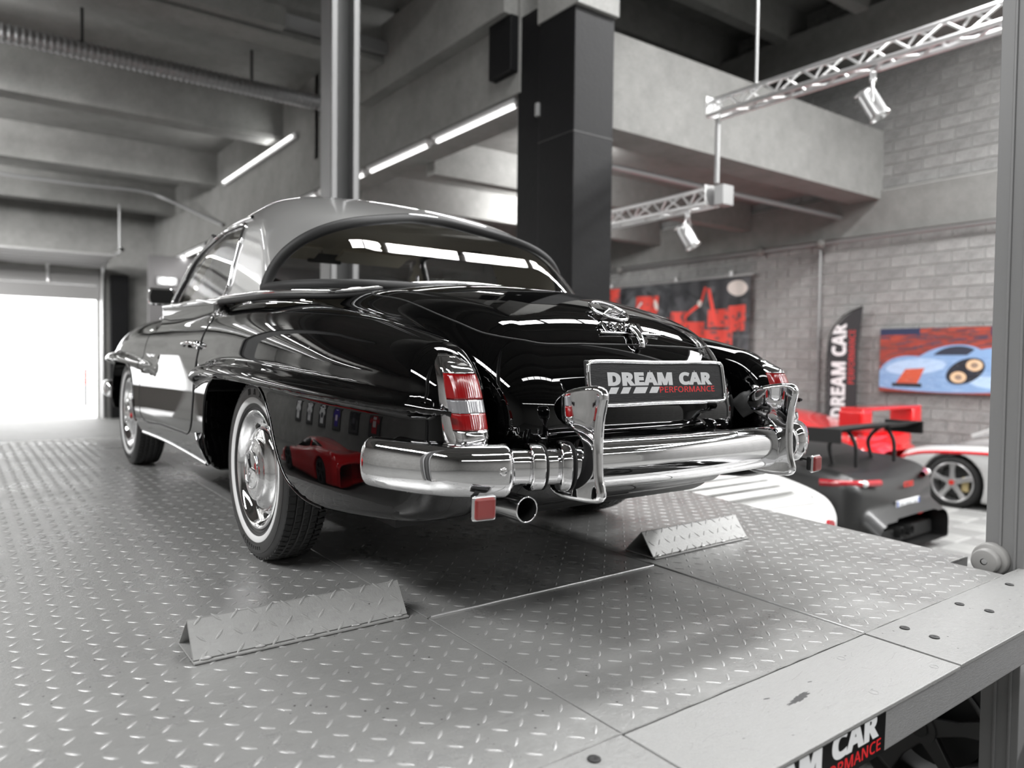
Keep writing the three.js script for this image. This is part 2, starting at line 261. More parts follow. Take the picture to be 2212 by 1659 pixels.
// precast ribs under the low roof and the high roof
{
  for (const [i, z] of [-9.45, -13.95, -18.5, -23.0].entries()) { const w = 0.34; for (const [x0, x1] of [[-9.5, 4.8]]) { mesh('rib', bx(x0, x1, 6.0, 6.72, z - w, z), M.concrete, ceil); mesh('rib_foot', bx(x0, x1, 5.97, 6.06, z - w - 0.05, z + 0.05), M.concrete, ceil); } }
  for (let z = -9.5; z > -25.5; z -= 2.45) mesh('rib', bx(5.5, 12.93, 4.62, 5.15, z - 0.24, z), M.concrete, ceil);
  for (let z = -11.6; z < 12.5; z += 1.55) mesh('rib', bx(z < -6.4 ? 5.5 : -9.5, 13, 7.95, 8.6, z - 0.12, z + 0.12), M.concrete, ceil);
}
// beams and column
const beamZ = struct('beam_along', merge([bx(4.8, 5.5, 4.8, 6.0, -26, -6.5), bx(4.62, 4.82, 5.62, 6.5, -10.2, -6.55)]), M.concrete);
struct('beam_across', bx(5.5, 13, 4.82, 6.0, -7.4, -6.82), M.concrete);
struct('beam_wall_top', bx(12.4, 13, 7.3, 8.0, -26, 13), M.concrete);
const col = group('column'); col.userData.kind = 'structure';
mesh('shaft', boxUV(rbox(0.53, 5.40, 0.56, 0.012, 5.065, 2.70, -5.88)), M.blackPaint, col);
mesh('rear_shaft', boxUV(rbox(0.50, 5.60, 0.40, 0.012, 5.07, 2.80, -6.36)), M.blackPaint, col);
mesh('capital', boxUV(rbox(0.56, 3.2, 0.64, 0.01, 5.07, 6.995, -5.87)), M.concrete, col);
mesh('bracket', boxUV(rbox(0.20, 0.60, 0.42, 0.012, 4.80, 5.32, -6.74)), M.blackPaint, col);
{ mesh('clamp', rbox(0.05, 0.14, 0.05, 0.008, 4.79, 4.52, -6.16), M.steel, col); // joint lines of the steel casing
  mesh('casing_joint', box(0.536, 0.008, 0.566, 5.065, 4.18, -5.88), M.darkSteel, col);
}
// tube lights under the beam, conduits
const tubeMat = std({ color: g3(0.9), emissive: g3(1, 0.99, 0.97), emissiveIntensity: 2.6, roughness: 0.4 });
for (let i = 0; i < 9; i++) {
  const zc = -7.55 - i * 1.95, f = group('tube_light'); f.position.set(4.9, 4.8, zc);
  tag(f, ['white fluorescent batten under the long beam, the one next to the black column', ...['second', 'third', 'fourth', 'fifth', 'sixth', 'seventh', 'eighth', 'ninth'].map(o => o + ' white fluorescent batten from the black column under the long beam')][i], 'lamp', 'battens along the beam');
  mesh('batten', rbox(0.12, 0.05, 1.8, 0.01, 0, -0.026, 0), M.whitePaint, f); mesh('tube', new THREE.CapsuleGeometry(0.022, 1.66, 4, 10).rotateX(Math.PI / 2).translate(0, -0.075, 0), tubeMat, f);
  for (const s of [-1, 1]) mesh('end_cap', rbox(0.05, 0.05, 0.03, 0.006, 0, -0.07, s * 0.87), M.whitePaint, f);
  areaLight(0.05, 1.66, V3(0, -0.105, 0), V3(4.9, 0, zc), 60, f);
}
{ const f = group('wall_tube_light'); f.position.set(4.74, 5.88, -15.4); tag(f, 'long slim tube light high on the side of the concrete beam', 'lamp'); mesh('batten', rbox(0.06, 0.10, 4.6, 0.01), M.whitePaint, f); mesh('tube', new THREE.CapsuleGeometry(0.02, 4.4, 4, 10).rotateX(Math.PI / 2).translate(-0.055, 0, 0), tubeMat, f); areaLight(4.4, 0.04, V3(-0.085, 0, 0), V3(-9, 5.0, -15.4), 40, f); }
for (const r of PANEL_ROWS) {
  const a = V3(...r.a), b = V3(...r.b), L = a.distanceTo(b), alongX = Math.abs(b.x - a.x) > 0.1, f = group('ceiling_light'); f.position.copy(a).add(b).multiplyScalar(0.5); tag(f, r.label, 'lamp');
  if (r.side) f.rotation.x = Math.PI / 2;
  const dm = std({ color: g3(0.9), emissive: g3(1), emissiveIntensity: 2, roughness: 0.6 }), seg = L / r.n, q = alongX ? (l, w, h2) => box(l, h2, w) : (l, w, h2) => box(w, h2, l), hg = q(seg - 0.06, r.wid, 0.06), dg = q(seg - 0.12, r.wid - 0.03, 0.02);
  for (let i = 0; i < r.n; i++) { const t = -L / 2 + (i + 0.5) * seg, x = alongX ? t : 0, z = alongX ? 0 : t; mesh('housing', hg, M.whitePaint, f).position.set(x, 0.045, z); mesh('diffuser', dg, dm, f).position.set(x, 0.006, z); mesh('hanger', r.side ? bar(V3(x, 0.045, -r.wid / 2), V3(x, 0.045, f.position.y - r.roof), 0.006, 6) : bar(V3(x, 0.07, z), V3(x, r.roof - f.position.y, z), 0.006, 6), M.darkSteel, f); }
  if (r.wid >= 0.5 && r.n > 2) for (let i = 0; i < r.n; i++) { const t = -L / 2 + (i + 0.5) * seg, x = alongX ? t : 0, z = alongX ? 0 : t; areaLight(alongX ? seg - 0.12 : r.wid - 0.03, alongX ? r.wid - 0.03 : seg - 0.12, V3(x, -0.012, z), V3(f.position.x + x, 0, f.position.z + z + 0.001), r.k, f); }
  else areaLight(alongX ? L : r.wid - 0.03, alongX ? r.wid - 0.03 : L, V3(0, -0.012, 0), r.side ? V3(f.position.x, f.position.y + 0.001, f.position.z - 5) : V3(f.position.x, 0, f.position.z + 0.001), r.k, f);
}
// cable tray and pipes under the low roof
{
  const t = group('cable_tray'); t.position.set(-2.4, 6.02, -11.9); tag(t, 'grey corrugated duct running under the dark low roof', 'duct'); t.position.y = 6.12;
  { const P = []; for (let i = 0; i <= 720; i++) P.push([0.115 + 0.012 * Math.cos(i * Math.PI / 2), -7 + i * 14.1 / 720]); mesh('duct', lathe(P, 16).rotateZ(-Math.PI / 2), M.steel, t); } for (let i = 0; i < 6; i++) mesh('strap', box(0.04, 0.5, 0.02, -5.5 + i * 2.3, 0.33, 0), M.darkSteel, t);
  const t2 = group('wire_conduit'); tag(t2, 'thin pale conduit bending down onto the long beam', 'pipe'); mesh('pipe', tube([V3(-8, 5.9, -20.0), V3(2.0, 5.9, -20.0), V3(3.6, 5.9, -20.0), V3(3.9, 5.8, -19.9), V3(4.6, 5.1, -18.2), V3(4.74, 4.95, -17.8)], 0.035, 80, 8), M.steel, t2);
  const t3 = group('roof_conduit'); tag(t3, 'straight grey cable channel on the first concrete rib', 'pipe'); mesh('channel', bx(-9, 4.75, 6.05, 6.2, -9.36, -9.26), M.steel, t3); mesh('sleeve', bx(1.6, 3.2, 6.0, 6.24, -9.35, -9.2), M.concrete, t3);
}
// sectional door pushed up, tracks
{
  const d = group('sectional_door'); tag(d, 'grey sectional garage door half raised in the far doorway', 'door'); const dm = std({ color: g3(0.30, 0.295, 0.29), roughness: 0.6 });
  for (let i = 0; i < 2; i++) mesh('panel', rbox(4.5, 0.44, 0.05, 0.008, 1.0, 3.83 + i * 0.445, -25.92), dm, d);
  for (let i = 0; i < 5; i++) mesh('panel', rbox(4.5, 0.05, 0.56, 0.008, 1.0, 4.62 + i * 0.012, -25.5 + i * 0.57), dm, d);
  mesh('spring_shaft', bar(V3(-1.3, 4.85, -25.8), V3(3.3, 4.85, -25.8), 0.05, 12), M.steel, d);
  for (const x of [-1.32, 3.32]) { mesh('track', tube([V3(x, 0, -25.88), V3(x, 3.9, -25.88), V3(x, 4.5, -25.7), V3(x, 4.72, -25.2), V3(x, 4.75, -22.2)], 0.06, 60, 6), M.alu, d); mesh('hanger', bar(V3(x, 4.75, -22.6), V3(x, 6.0, -22.6), 0.03), M.steel, d); }
  for (const x of [-0.4, 0.6, 1.9]) mesh('strap', tube([V3(x, 4.75, -25.4), V3(x, 4.6, -25.86), V3(x, 4.1, -25.87)], 0.05, 20, 6), M.alu, d);
  const p = struct('door_2', boxUV(rbox(0.5, 4.4, 0.3, 0.01, 3.75, 2.2, -25.7)), M.blackPaint);
  const p2 = struct('pillar', boxUV(rbox(0.7, 4.8, 0.7, 0.01, 5.15, 2.4, -19.4)), M.blackPaint);
  const p3 = struct('partition', merge([bx(4.0, 9.0, 0, 4.7, -22.6, -22.4)]), std({ color: g3(0.16, 0.155, 0.155), roughness: 0.8 }));
  struct('window_1', merge([bx(6.0, 8.6, 1.2, 3.6, -22.4, -22.36)]), std({ color: g3(0.015), roughness: 0.1 }));
  const ex = group('exit_sign'); tag(ex, 'small lit emergency lamp on the dark partition by the door', 'lamp'); mesh('box', rbox(0.5, 0.2, 0.06, 0.02, 4.45, 4.0, -22.34), M.whitePaint, ex); for (const s of [-1, 1]) mesh('lens', new THREE.SphereGeometry(0.08, 16, 10).scale(1, 1, 0.5).translate(4.45 + s * 0.11, 4.0, -22.30), std({ color: g3(0.9), emissive: g3(1), emissiveIntensity: 2 }), ex); const pl = new THREE.PointLight(0xffffff, 0.3); pl.position.set(4.45, 4.0, -22.1); ex.add(pl);
  const cone = group('floor_post'); tag(cone, 'small red and black marker post outside the far doorway', 'post'); cone.position.set(3.0, 0.3, -27.2); mesh('red_sleeve', cyl(0.05, 0.5, 12).translate(0, 0.95, 0), std({ color: g3(0.7, 0.03, 0.02), roughness: 0.5 }), cone); mesh('shaft', cyl(0.045, 0.7, 12).translate(0, 0.35, 0), M.black, cone);
}
// outside: pale yard and a pale building
struct('yard_wall', bx(-12, -3.0, -0.05, 1.5, -31.2, -31), std({ color: g3(0.06, 0.055, 0.05), roughness: 0.9 }));
struct('yard', bx(-40, 40, -0.25, -0.05, -70, -26.3), std({ color: g3(0.8), roughness: 0.9 }));
// ---------- lighting truss, projectors, rods ----------
function truss(name, label, a, b, s) {
  const t = group(name); tag(t, label, 'truss'); const L = a.distanceTo(b); t.position.copy(a); t.quaternion.setFromUnitVectors(V3(0, 0, 1), b.clone().sub(a).normalize());
  const C = [[0, s / 2], [-s / 2, -s / 2], [s / 2, -s / 2]];
  for (const [x, y] of C) mesh('chord', bar(V3(x, y, 0), V3(x, y, L), 0.029, 10), M.alu, t);
  const n = Math.round(L / 0.24), bg = {};
  for (let i = 0; i < n; i++) for (let k = 0; k < 3; k++) { const p = C[k], q = C[(k + 1) % 3], z0 = i * L / n, z1 = (i + 1) * L / n, A = i % 2 ? p : q, B = i % 2 ? q : p; mesh('brace', bar(V3(A[0], A[1], z0), V3(B[0], B[1], z1), 0.014, 6), M.alu, t); }
  for (const z of [0.01, L - 0.01]) mesh('end_plate', boxUV(rbox(s + 0.05, s + 0.05, 0.012, 0.004, 0, 0, z)), M.alu, t);
  return t;
}
truss('truss', 'aluminium lighting truss hung high in front of the block wall', V3(7.3, 4.99, -5.95), V3(7.3, 4.98, -1.6), 0.2);
truss('truss', 'lower aluminium lighting truss seen behind the black column', V3(7.3, 3.90, -8.6), V3(7.3, 3.94, -5.92), 0.2);
{ const r = group('truss_drop'); tag(r, 'vertical pipe with box joining the two lighting trusses', 'pipe'); mesh('pipe', bar(V3(7.3, 4.08, -5.86), V3(7.3, 4.86, -5.86), 0.03), M.steel, r); mesh('box', rbox(0.2, 0.24, 0.14, 0.01, 7.36, 3.93, -5.80), M.steel, r);
  const q = group('hanging_rod'); tag(q, 'thin rod holding the high truss below the roof', 'rod'); mesh('rod', bar(V3(7.3, 5.08, -5.33), V3(7.3, 7.95, -5.33), 0.016), M.steel, q);
  const q2 = group('hanging_rod'); tag(q2, 'second thin rod holding the near end of the high truss', 'rod'); mesh('rod', bar(V3(7.3, 5.08, -2.5), V3(7.3, 7.95, -2.5), 0.016), M.steel, q2);
  for (const [lab, y, z] of [['chrome spotlight hanging under the high truss', 4.58, -3.96], ['chrome spotlight hanging under the lower truss', 3.57, -6.3]]) {
    const s = group('spotlight'); tag(s, lab, 'lamp'); s.position.set(7.3, y, z); s.rotation.y = 0.5;
    mesh('yoke', tube([V3(-0.13, -0.08, 0), V3(-0.13, 0.1, 0), V3(0, 0.17, 0), V3(0.13, 0.1, 0), V3(0.13, -0.08, 0)], 0.014, 30, 6), M.alu, s); mesh('clamp', rbox(0.06, 0.1, 0.06, 0.01, 0, 0.2, 0), M.alu, s);
    mesh('can', lathe([[0.0, 0.16], [0.07, 0.15], [0.09, 0.10], [0.09, -0.12], [0.105, -0.16], [0.085, -0.16], [0.08, -0.10], [0.0, -0.08]], 24).rotateX(-0.5).translate(0, -0.06, 0), M.alu, s); mesh('handle', tube([V3(-0.05, 0.06, -0.1), V3(0, 0.02, -0.16), V3(0.05, 0.06, -0.1)], 0.01, 12, 6), M.alu, s);
  }
  const c = group('wall_conduit'); tag(c, 'thin horizontal conduit along the foot of the pale ring beam', 'pipe'); mesh('pipe', bar(V3(12.88, 4.16, -18), V3(12.88, 4.16, 0), 0.03), M.steel, c); for (const z of [-7.9, -9.2, -13.2]) mesh('junction', new THREE.SphereGeometry(0.085, 16, 12).translate(12.86, 4.16, z), M.concrete, c);
  const c2 = group('drop_conduit'); tag(c2, 'thin vertical conduit down the block wall beside the banner', 'pipe'); mesh('pipe', bar(V3(12.95, 0.5, -7.95), V3(12.95, 4.2, -7.95), 0.025), M.steel, c2);
  const c3 = group('beam_conduit'); tag(c3, 'pale pipe under the cross beam beside the black column', 'pipe'); mesh('pipe', bar(V3(5.6, 4.6, -7.55), V3(12.9, 4.6, -7.55), 0.045), M.steel, c3);
}
// ---------- pictures, banner, flag ----------
{
  const pt = canvasTex(1024, 640, (c, w, h) => {
    const bgc = ['#7e2f28', '#a8402f', '#b8503a', '#2c3550', '#55403f', '#8c3a30', '#39435e'];
    c.fillStyle = '#8a3a30'; c.fillRect(0, 0, w, h);
    for (let i = 0; i < 420; i++) { c.fillStyle = bgc[(rnd() * bgc.length) | 0]; c.globalAlpha = 0.55; c.save(); c.translate(rnd() * w, rnd() * h * 0.8); c.rotate(-0.25 + rnd() * 0.3); c.fillRect(-60, -7, 60 + rnd() * 90, 8 + rnd() * 12); c.restore(); }
    c.globalAlpha = 1; c.fillStyle = '#27304d'; c.fillRect(0, 0, w * 0.30, h * 0.10); c.fillRect(w * 0.78, 0, w * 0.22, h * 0.14);
    // generic low blue car front
    c.fillStyle = '#7f9fc6'; c.beginPath(); c.moveTo(-20, h * 0.78); c.bezierCurveTo(w * 0.02, h * 0.48, w * 0.14, h * 0.40, w * 0.30, h * 0.44); c.bezierCurveTo(w * 0.42, h * 0.26, w * 0.62, h * 0.20, w * 0.72, h * 0.34); c.bezierCurveTo(w * 0.84, h * 0.28, w * 0.97, h * 0.32, w + 20, h * 0.40); c.lineTo(w + 20, h * 0.9); c.bezierCurveTo(w * 0.8, h * 1.0, w * 0.3, h * 1.02, -20, h * 0.93); c.fill();
    c.fillStyle = '#a9c3df'; c.beginPath(); c.ellipse(w * 0.27, h * 0.60, w * 0.22, h * 0.12, -0.12, 0, 7); c.fill(); c.beginPath(); c.ellipse(w * 0.8, h * 0.82, w * 0.16, h * 0.09, 0.1, 0, 7); c.fill();
    c.fillStyle = '#2b3140'; c.beginPath(); c.moveTo(w * 0.40, h * 0.42); c.bezierCurveTo(w * 0.46, h * 0.28, w * 0.60, h * 0.24, w * 0.68, h * 0.34); c.lineTo(w * 0.63, h * 0.42); c.closePath(); c.fill();
    c.fillStyle = '#c0553a'; c.beginPath(); c.moveTo(w * 0.20, h * 0.64); c.lineTo(w * 0.34, h * 0.62); c.lineTo(w * 0.29, h * 0.86); c.lineTo(w * 0.13, h * 0.86); c.fill();
    c.fillStyle = '#1d1f26'; c.beginPath(); c.ellipse(w * 0.62, h * 0.66, w * 0.15, h * 0.16, -0.75, 0, 7); c.fill(); c.fillRect(w * 0.10, h * 0.86, w * 0.22, h * 0.06);
    for (const [x, y] of [[0.575, 0.75], [0.68, 0.57]]) { c.fillStyle = '#d8b893'; c.beginPath(); c.ellipse(w * x, h * y, w * 0.055, h * 0.085, 0, 0, 7); c.fill(); c.fillStyle = '#8e7a6a'; c.beginPath(); c.ellipse(w * x, h * y, w * 0.025, h * 0.04, 0, 0, 7); c.fill(); }
    for (let i = 0; i < 500; i++) { c.globalAlpha = 0.16; c.fillStyle = rnd() < 0.5 ? '#dfeaf5' : '#46628c'; c.fillRect(rnd() * w, h * (0.45 + rnd() * 0.5), 10 + rnd() * 40, 3 + rnd() * 5); }
  });
  const p = group('wall_painting'); tag(p, 'large canvas painting of a pale blue racing car on red ground', 'painting'); p.position.set(12.93, 2.0, -5.62); p.rotation.y = -Math.PI / 2;
  const pw = 2.25; mesh('canvas', rbox(pw, 1.09, 0.06, 0.006), std({ color: g3(0.1), roughness: 0.8 }), p); mesh('print', new THREE.PlaneGeometry(pw - 0.01, 1.08).translate(0, 0, 0.0315), std({ map: pt, roughness: 0.75 }), p);
  // banner on a rail
  const bt = canvasTex(1024, 512, (c, w, h) => {
    c.fillStyle = '#3c3d40'; c.fillRect(0, 0, w, h);
    for (let i = 0; i < 160; i++) { c.globalAlpha = 0.5; c.fillStyle = ['#2a2b2e', '#58595c', '#6d6e70', '#1b1c1f'][(rnd() * 4) | 0]; c.save(); c.translate(rnd() * w, rnd() * h); c.rotate(rnd() * 3); c.fillRect(-60, -15, 40 + rnd() * 160, 10 + rnd() * 45); c.restore(); }
    c.globalAlpha = 0.92; c.fillStyle = '#e2483c';
    for (const [x, y, a, b] of [[0.03, 0.22, 0.10, 0.24], [0.10, 0.50, 0.16, 0.26], [0.26, 0.36, 0.17, 0.32], [0.30, 0.66, 0.2, 0.34], [0.52, 0.58, 0.10, 0.24], [0.60, 0.70, 0.14, 0.3], [0.76, 0.58, 0.12, 0.2], [0.70, 0.80, 0.2, 0.2], [0.02, 0.62, 0.08, 0.38], [0.16, 0.82, 0.14, 0.18], [0.88, 0.55, 0.10, 0.28]]) { c.save(); c.translate(w * x, h * (y - 0.24)); c.rotate(-0.05 + rnd() * 0.1); c.fillRect(0, 0, w * a, h * b); c.restore(); for (let k = 0; k < 14; k++) { c.save(); c.globalAlpha = 0.6; c.fillStyle = '#47484b'; c.fillRect(w * (x + a * rnd()), h * (y - 0.24 + b * rnd()), 8 + rnd() * 24, 4 + rnd() * 26); c.restore(); } }
    c.globalAlpha = 1; c.strokeStyle = '#dcdcdc'; c.lineWidth = 14; c.beginPath(); c.moveTo(w * 0.2, h * 0.42); c.lineTo(w * 0.31, h * 0.2); c.stroke(); c.strokeStyle = '#e2483c'; c.lineWidth = 18; c.beginPath(); c.moveTo(w * 0.6, h * 0.42); c.lineTo(w * 0.71, h * 0.25); c.lineTo(w * 0.74, h * 0.08); c.moveTo(w * 0.76, h * 0.1); c.lineTo(w * 0.8, h * 0.5); c.stroke(); c.fillStyle = '#d8cfc8'; c.beginPath(); c.ellipse(w * 0.41, h * 0.24, 14, 34, -0.3, 0, 7); c.fill(); c.beginPath(); c.ellipse(w * 0.93, h * 0.12, 60, 44, 0.2, 0, 7); c.fill(); c.beginPath(); c.ellipse(w * 0.7, h * 0.26, 16, 20, 0, 0, 7); c.fill();
  });
  const b = group('wall_banner'); tag(b, 'wide fabric banner printed in red, black and grey hung on a rail', 'banner'); b.position.set(12.86, 2.95, -11.6); b.rotation.y = -Math.PI / 2;
  const fg = new THREE.PlaneGeometry(4.35, 1.9, 90, 20), fp = fg.attributes.position; for (let i = 0; i < fp.count; i++) { const x = fp.getX(i), y = fp.getY(i); fp.setZ(i, 0.03 * Math.sin(x * 7 + y) * sstep(0.95, -0.9, y) + 0.02 * Math.sin(x * 13)); } fg.computeVertexNormals(); fg.translate(0, -0.2, 0);
  mesh('cloth', fg, std({ map: bt, roughness: 0.7, side: THREE.DoubleSide }), b); mesh('rail', bar(V3(-2.25, 0.78, 0), V3(2.25, 0.78, 0), 0.025), M.alu, b); for (const x of [-1.9, 0.2, 1.7]) mesh('clip', rbox(0.07, 0.1, 0.05, 0.01, x, 0.83, 0), M.alu, b);
  // feather flag
  const ft = canvasTex(512, 2048, (c, w, h) => { c.fillStyle = '#2b2b2d'; c.fillRect(0, 0, w, h); c.save(); c.translate(w * 0.5, h * 0.535); c.rotate(-Math.PI / 2); c.fillStyle = '#d9d9da'; c.textAlign = 'center'; c.font = 'bold 300px sans-serif'; const m = c.measureText('DREAM CAR').width; c.save(); c.scale(1560 / m, 0.95); c.lineWidth = 16; c.strokeStyle = '#d9d9da'; c.strokeText('DREAM CAR', 20, 10); c.fillText('DREAM CAR', 20, 10); c.restore(); c.fillStyle = '#cf3431'; c.font = '130px sans-serif'; const m2 = c.measureText('PERFORMANCE').width; c.save(); c.translate(260, 150); c.scale(900 / m2, 1); c.fillText('PERFORMANCE', 0, 0); c.restore(); c.restore(); });
  const sh = new THREE.Shape(); sh.moveTo(-0.26, 0.0); sh.lineTo(-0.27, 1.45); sh.bezierCurveTo(-0.25, 1.85, 0.0, 2.12, 0.33, 2.22); sh.lineTo(0.26, 1.5); sh.lineTo(0.26, 0.0); sh.closePath();
  const g = new THREE.ExtrudeGeometry(sh, { depth: 0.006, bevelEnabled: false, curveSegments: 16 }); const up = g.attributes.position, uv = g.attributes.uv; for (let i = 0; i < up.count; i++) uv.setXY(i, (up.getX(i) + 0.27) / 0.6, up.getY(i) / 2.25); 
  const f = group('feather_flag'); tag(f, 'dark feather flag with white and red lettering standing by the block wall', 'flag'); f.position.set(12.80, 0.0, -7.36); f.rotation.y = -Math.PI / 2 + 0.12;
  const cl = mesh('cloth', g.translate(0, 0.72, 0), std({ map: ft, roughness: 0.7 }), f); cl.name = 'cloth'; mesh('mast', tube([V3(-0.28, 0.02, 0), V3(-0.285, 2.1, 0), V3(-0.23, 2.5, 0), V3(0.0, 2.8, 0), V3(0.32, 2.95, 0)], 0.014, 40, 8), M.black, f); mesh('foot', cyl(0.12, 0.03, 24).translate(-0.28, 0.015, 0), M.black, f);
}
// left side, seen in the paint: framed shirts on the wall
{
  const cols = [['#d8d8d8', '#b9b9ba'], ['#cfcfd0', '#9a9a9c'], ['#e4e4e4', '#333338'], ['#3a2a86', '#d7c9df'], ['#222226', '#55555a'], ['#b81f28', '#dcdcdc']];
  cols.forEach(([a, b2], i) => { const f = group('framed_shirt'); tag(f, ['framed white shirt on the left wall', 'framed pale grey shirt on the left wall', 'small black framed white jersey on the left wall', 'framed violet jersey on the left wall', 'framed black jersey on the left wall', 'framed red and white jersey on the left wall'][i], 'picture', 'framed jerseys on the left wall'); f.position.set(-9.45, 1.9, -19.0 + i * 1.7); f.rotation.y = Math.PI / 2; mesh('frame', rbox(0.86, 1.16, 0.05, 0.01), M.black, f); mesh('mount', box(0.78, 1.08, 0.01, 0, 0, 0.026), std({ color: g3(0.05), roughness: 0.6 }), f);
    const s = new THREE.Shape(); s.moveTo(-0.18, -0.4); s.lineTo(0.18, -0.4); s.lineTo(0.18, 0.1); s.lineTo(0.3, 0.0); s.lineTo(0.36, 0.12); s.lineTo(0.2, 0.36); s.lineTo(0.08, 0.4); s.lineTo(0, 0.34); s.lineTo(-0.08, 0.4); s.lineTo(-0.2, 0.36); s.lineTo(-0.36, 0.12); s.lineTo(-0.3, 0.0); s.lineTo(-0.18, 0.1); s.closePath(); mesh('shirt', new THREE.ExtrudeGeometry(s, { depth: 0.01, bevelEnabled: false }).translate(0, 0, 0.03), std({ color: new THREE.Color(a), roughness: 0.8 }), f); mesh('print', box(0.22, 0.26, 0.004, 0, 0.0, 0.043), std({ color: new THREE.Color(b2), roughness: 0.8 }), f); });
}
// ---------- the black coupe: body field ----------
const Tc = spline([[-3.45, 0.60], [-3.2, 0.74], [-2.8, 0.86], [-2.2, 0.945], [-1.7, 0.975], [-1.2, 0.975], [-0.6, 0.985], [-0.2, 1.0], [0.1, 1.003], [0.3, 0.995], [0.5, 0.968], [0.68, 0.925], [0.8, 0.880], [0.9, 0.832], [1.0, 0.768], [1.1, 0.69]]);
const Wc = spline([[-3.4, 0.40], [-2.8, 0.5], [-2.0, 0.6], [-1.4, 0.70], [-0.8, 0.70], [-0.4, 0.68], [-0.1, 0.635], [0.2, 0.595], [0.6, 0.555], [1.0, 0.515]]);
const Yf = spline([[-3.5, 0.60], [-3.3, 0.70], [-3.0, 0.80], [-2.6, 0.865], [-2.1, 0.895], [-1.6, 0.905], [-1.1, 0.918], [-0.7, 0.930], [-0.25, 0.924], [0.15, 0.897], [0.5, 0.853], [0.75, 0.808], [0.95, 0.757], [1.1, 0.705]]);
const W0 = spline([[-3.5, 0.60], [-3.3, 0.72], [-3.0, 0.81], [-2.5, 0.85], [-2.0, 0.842], [-1.5, 0.835], [-0.9, 0.845], [-0.4, 0.862], [0.0, 0.868], [0.3, 0.858], [0.6, 0.830], [0.8, 0.797], [1.0, 0.748], [1.1, 0.715]]);
const Xf = spline([[-3.4, 0.55], [-2.5, 0.68], [-1.0, 0.70], [0.0, 0.705], [0.5, 0.69], [1.0, 0.655]]);
const Xin = spline([[-3.4, 0.3], [-0.5, 0.40], [0.1, 0.46], [0.5, 0.53], [0.8, 0.575], [1.0, 0.59]]);
const Rc = spline([[0.2, 0.86], [0.30, 0.93], [0.4, 0.985], [0.5, 1.005], [0.62, 1.005], [0.72, 0.993], [0.80, 0.975], [0.9, 0.945], [1.1, 0.88]]);
const Rf = spline([[0.2, 0.84], [0.3, 0.925], [0.4, 0.985], [0.5, 1.005], [0.6, 0.998], [0.68, 0.980], [0.75, 0.960], [0.9, 0.91]]);
const Yb = spline([[-3.4, 0.32], [-2.9, 0.26], [-1.5, 0.245], [-0.6, 0.24], [0.2, 0.265], [0.6, 0.295], [1.0, 0.335]]);
const Fz = spline([[0.2, -3.05], [0.35, -3.22], [0.5, -3.33], [0.65, -3.36], [0.8, -3.25], [1.0, -3.0]]);
// brow over the rear wheel (height and reach along the car), then the front one
const Bh = spline([[-0.82, 0.590], [-0.7, 0.617], [-0.45, 0.640], [-0.1, 0.642], [0.3, 0.632], [0.7, 0.618], [1.05, 0.604]]);
const Bp = spline([[-0.82, 0.004], [-0.745, 0.042], [-0.6, 0.068], [-0.3, 0.076], [0.1, 0.070], [0.5, 0.052], [0.8, 0.030], [0.98, 0.010], [1.05, 0.003]]);
const Gh = spline([[-3.34, 0.56], [-3.1, 0.615], [-2.8, 0.640], [-2.4, 0.64], [-2.0, 0.625], [-1.6, 0.605]]);
const Gp = spline([[-3.34, 0.004], [-3.1, 0.045], [-2.8, 0.055], [-2.4, 0.05], [-2.0, 0.028], [-1.6, 0.003]]);
const archR = smoothLoop([[-0.575, 0.10], [-0.598, 0.30], [-0.628, 0.46], [-0.61, 0.575], [-0.48, 0.632], [-0.16, 0.636], [0.05, 0.618], [0.155, 0.54], [0.225, 0.44], [0.30, 0.36], [0.41, 0.31], [0.54, 0.28], [0.59, 0.10]], 60);
const archF = smoothLoop([[-3.02, 0.10], [-3.0, 0.35], [-2.96, 0.52], [-2.80, 0.63], [-2.48, 0.64], [-2.25, 0.60], [-2.13, 0.48], [-2.08, 0.30], [-2.05, 0.10]], 50);
const archRsd = polySD(archR), archFsd = polySD(archF);
function halfW(y, z) { const a = y > 0.40 ? y - 0.40 : 0, b = y < 0.375 ? 0.375 - y : 0; return W0(z) + 0.012 - 0.26 * a * a - 2.2 * b * b; }
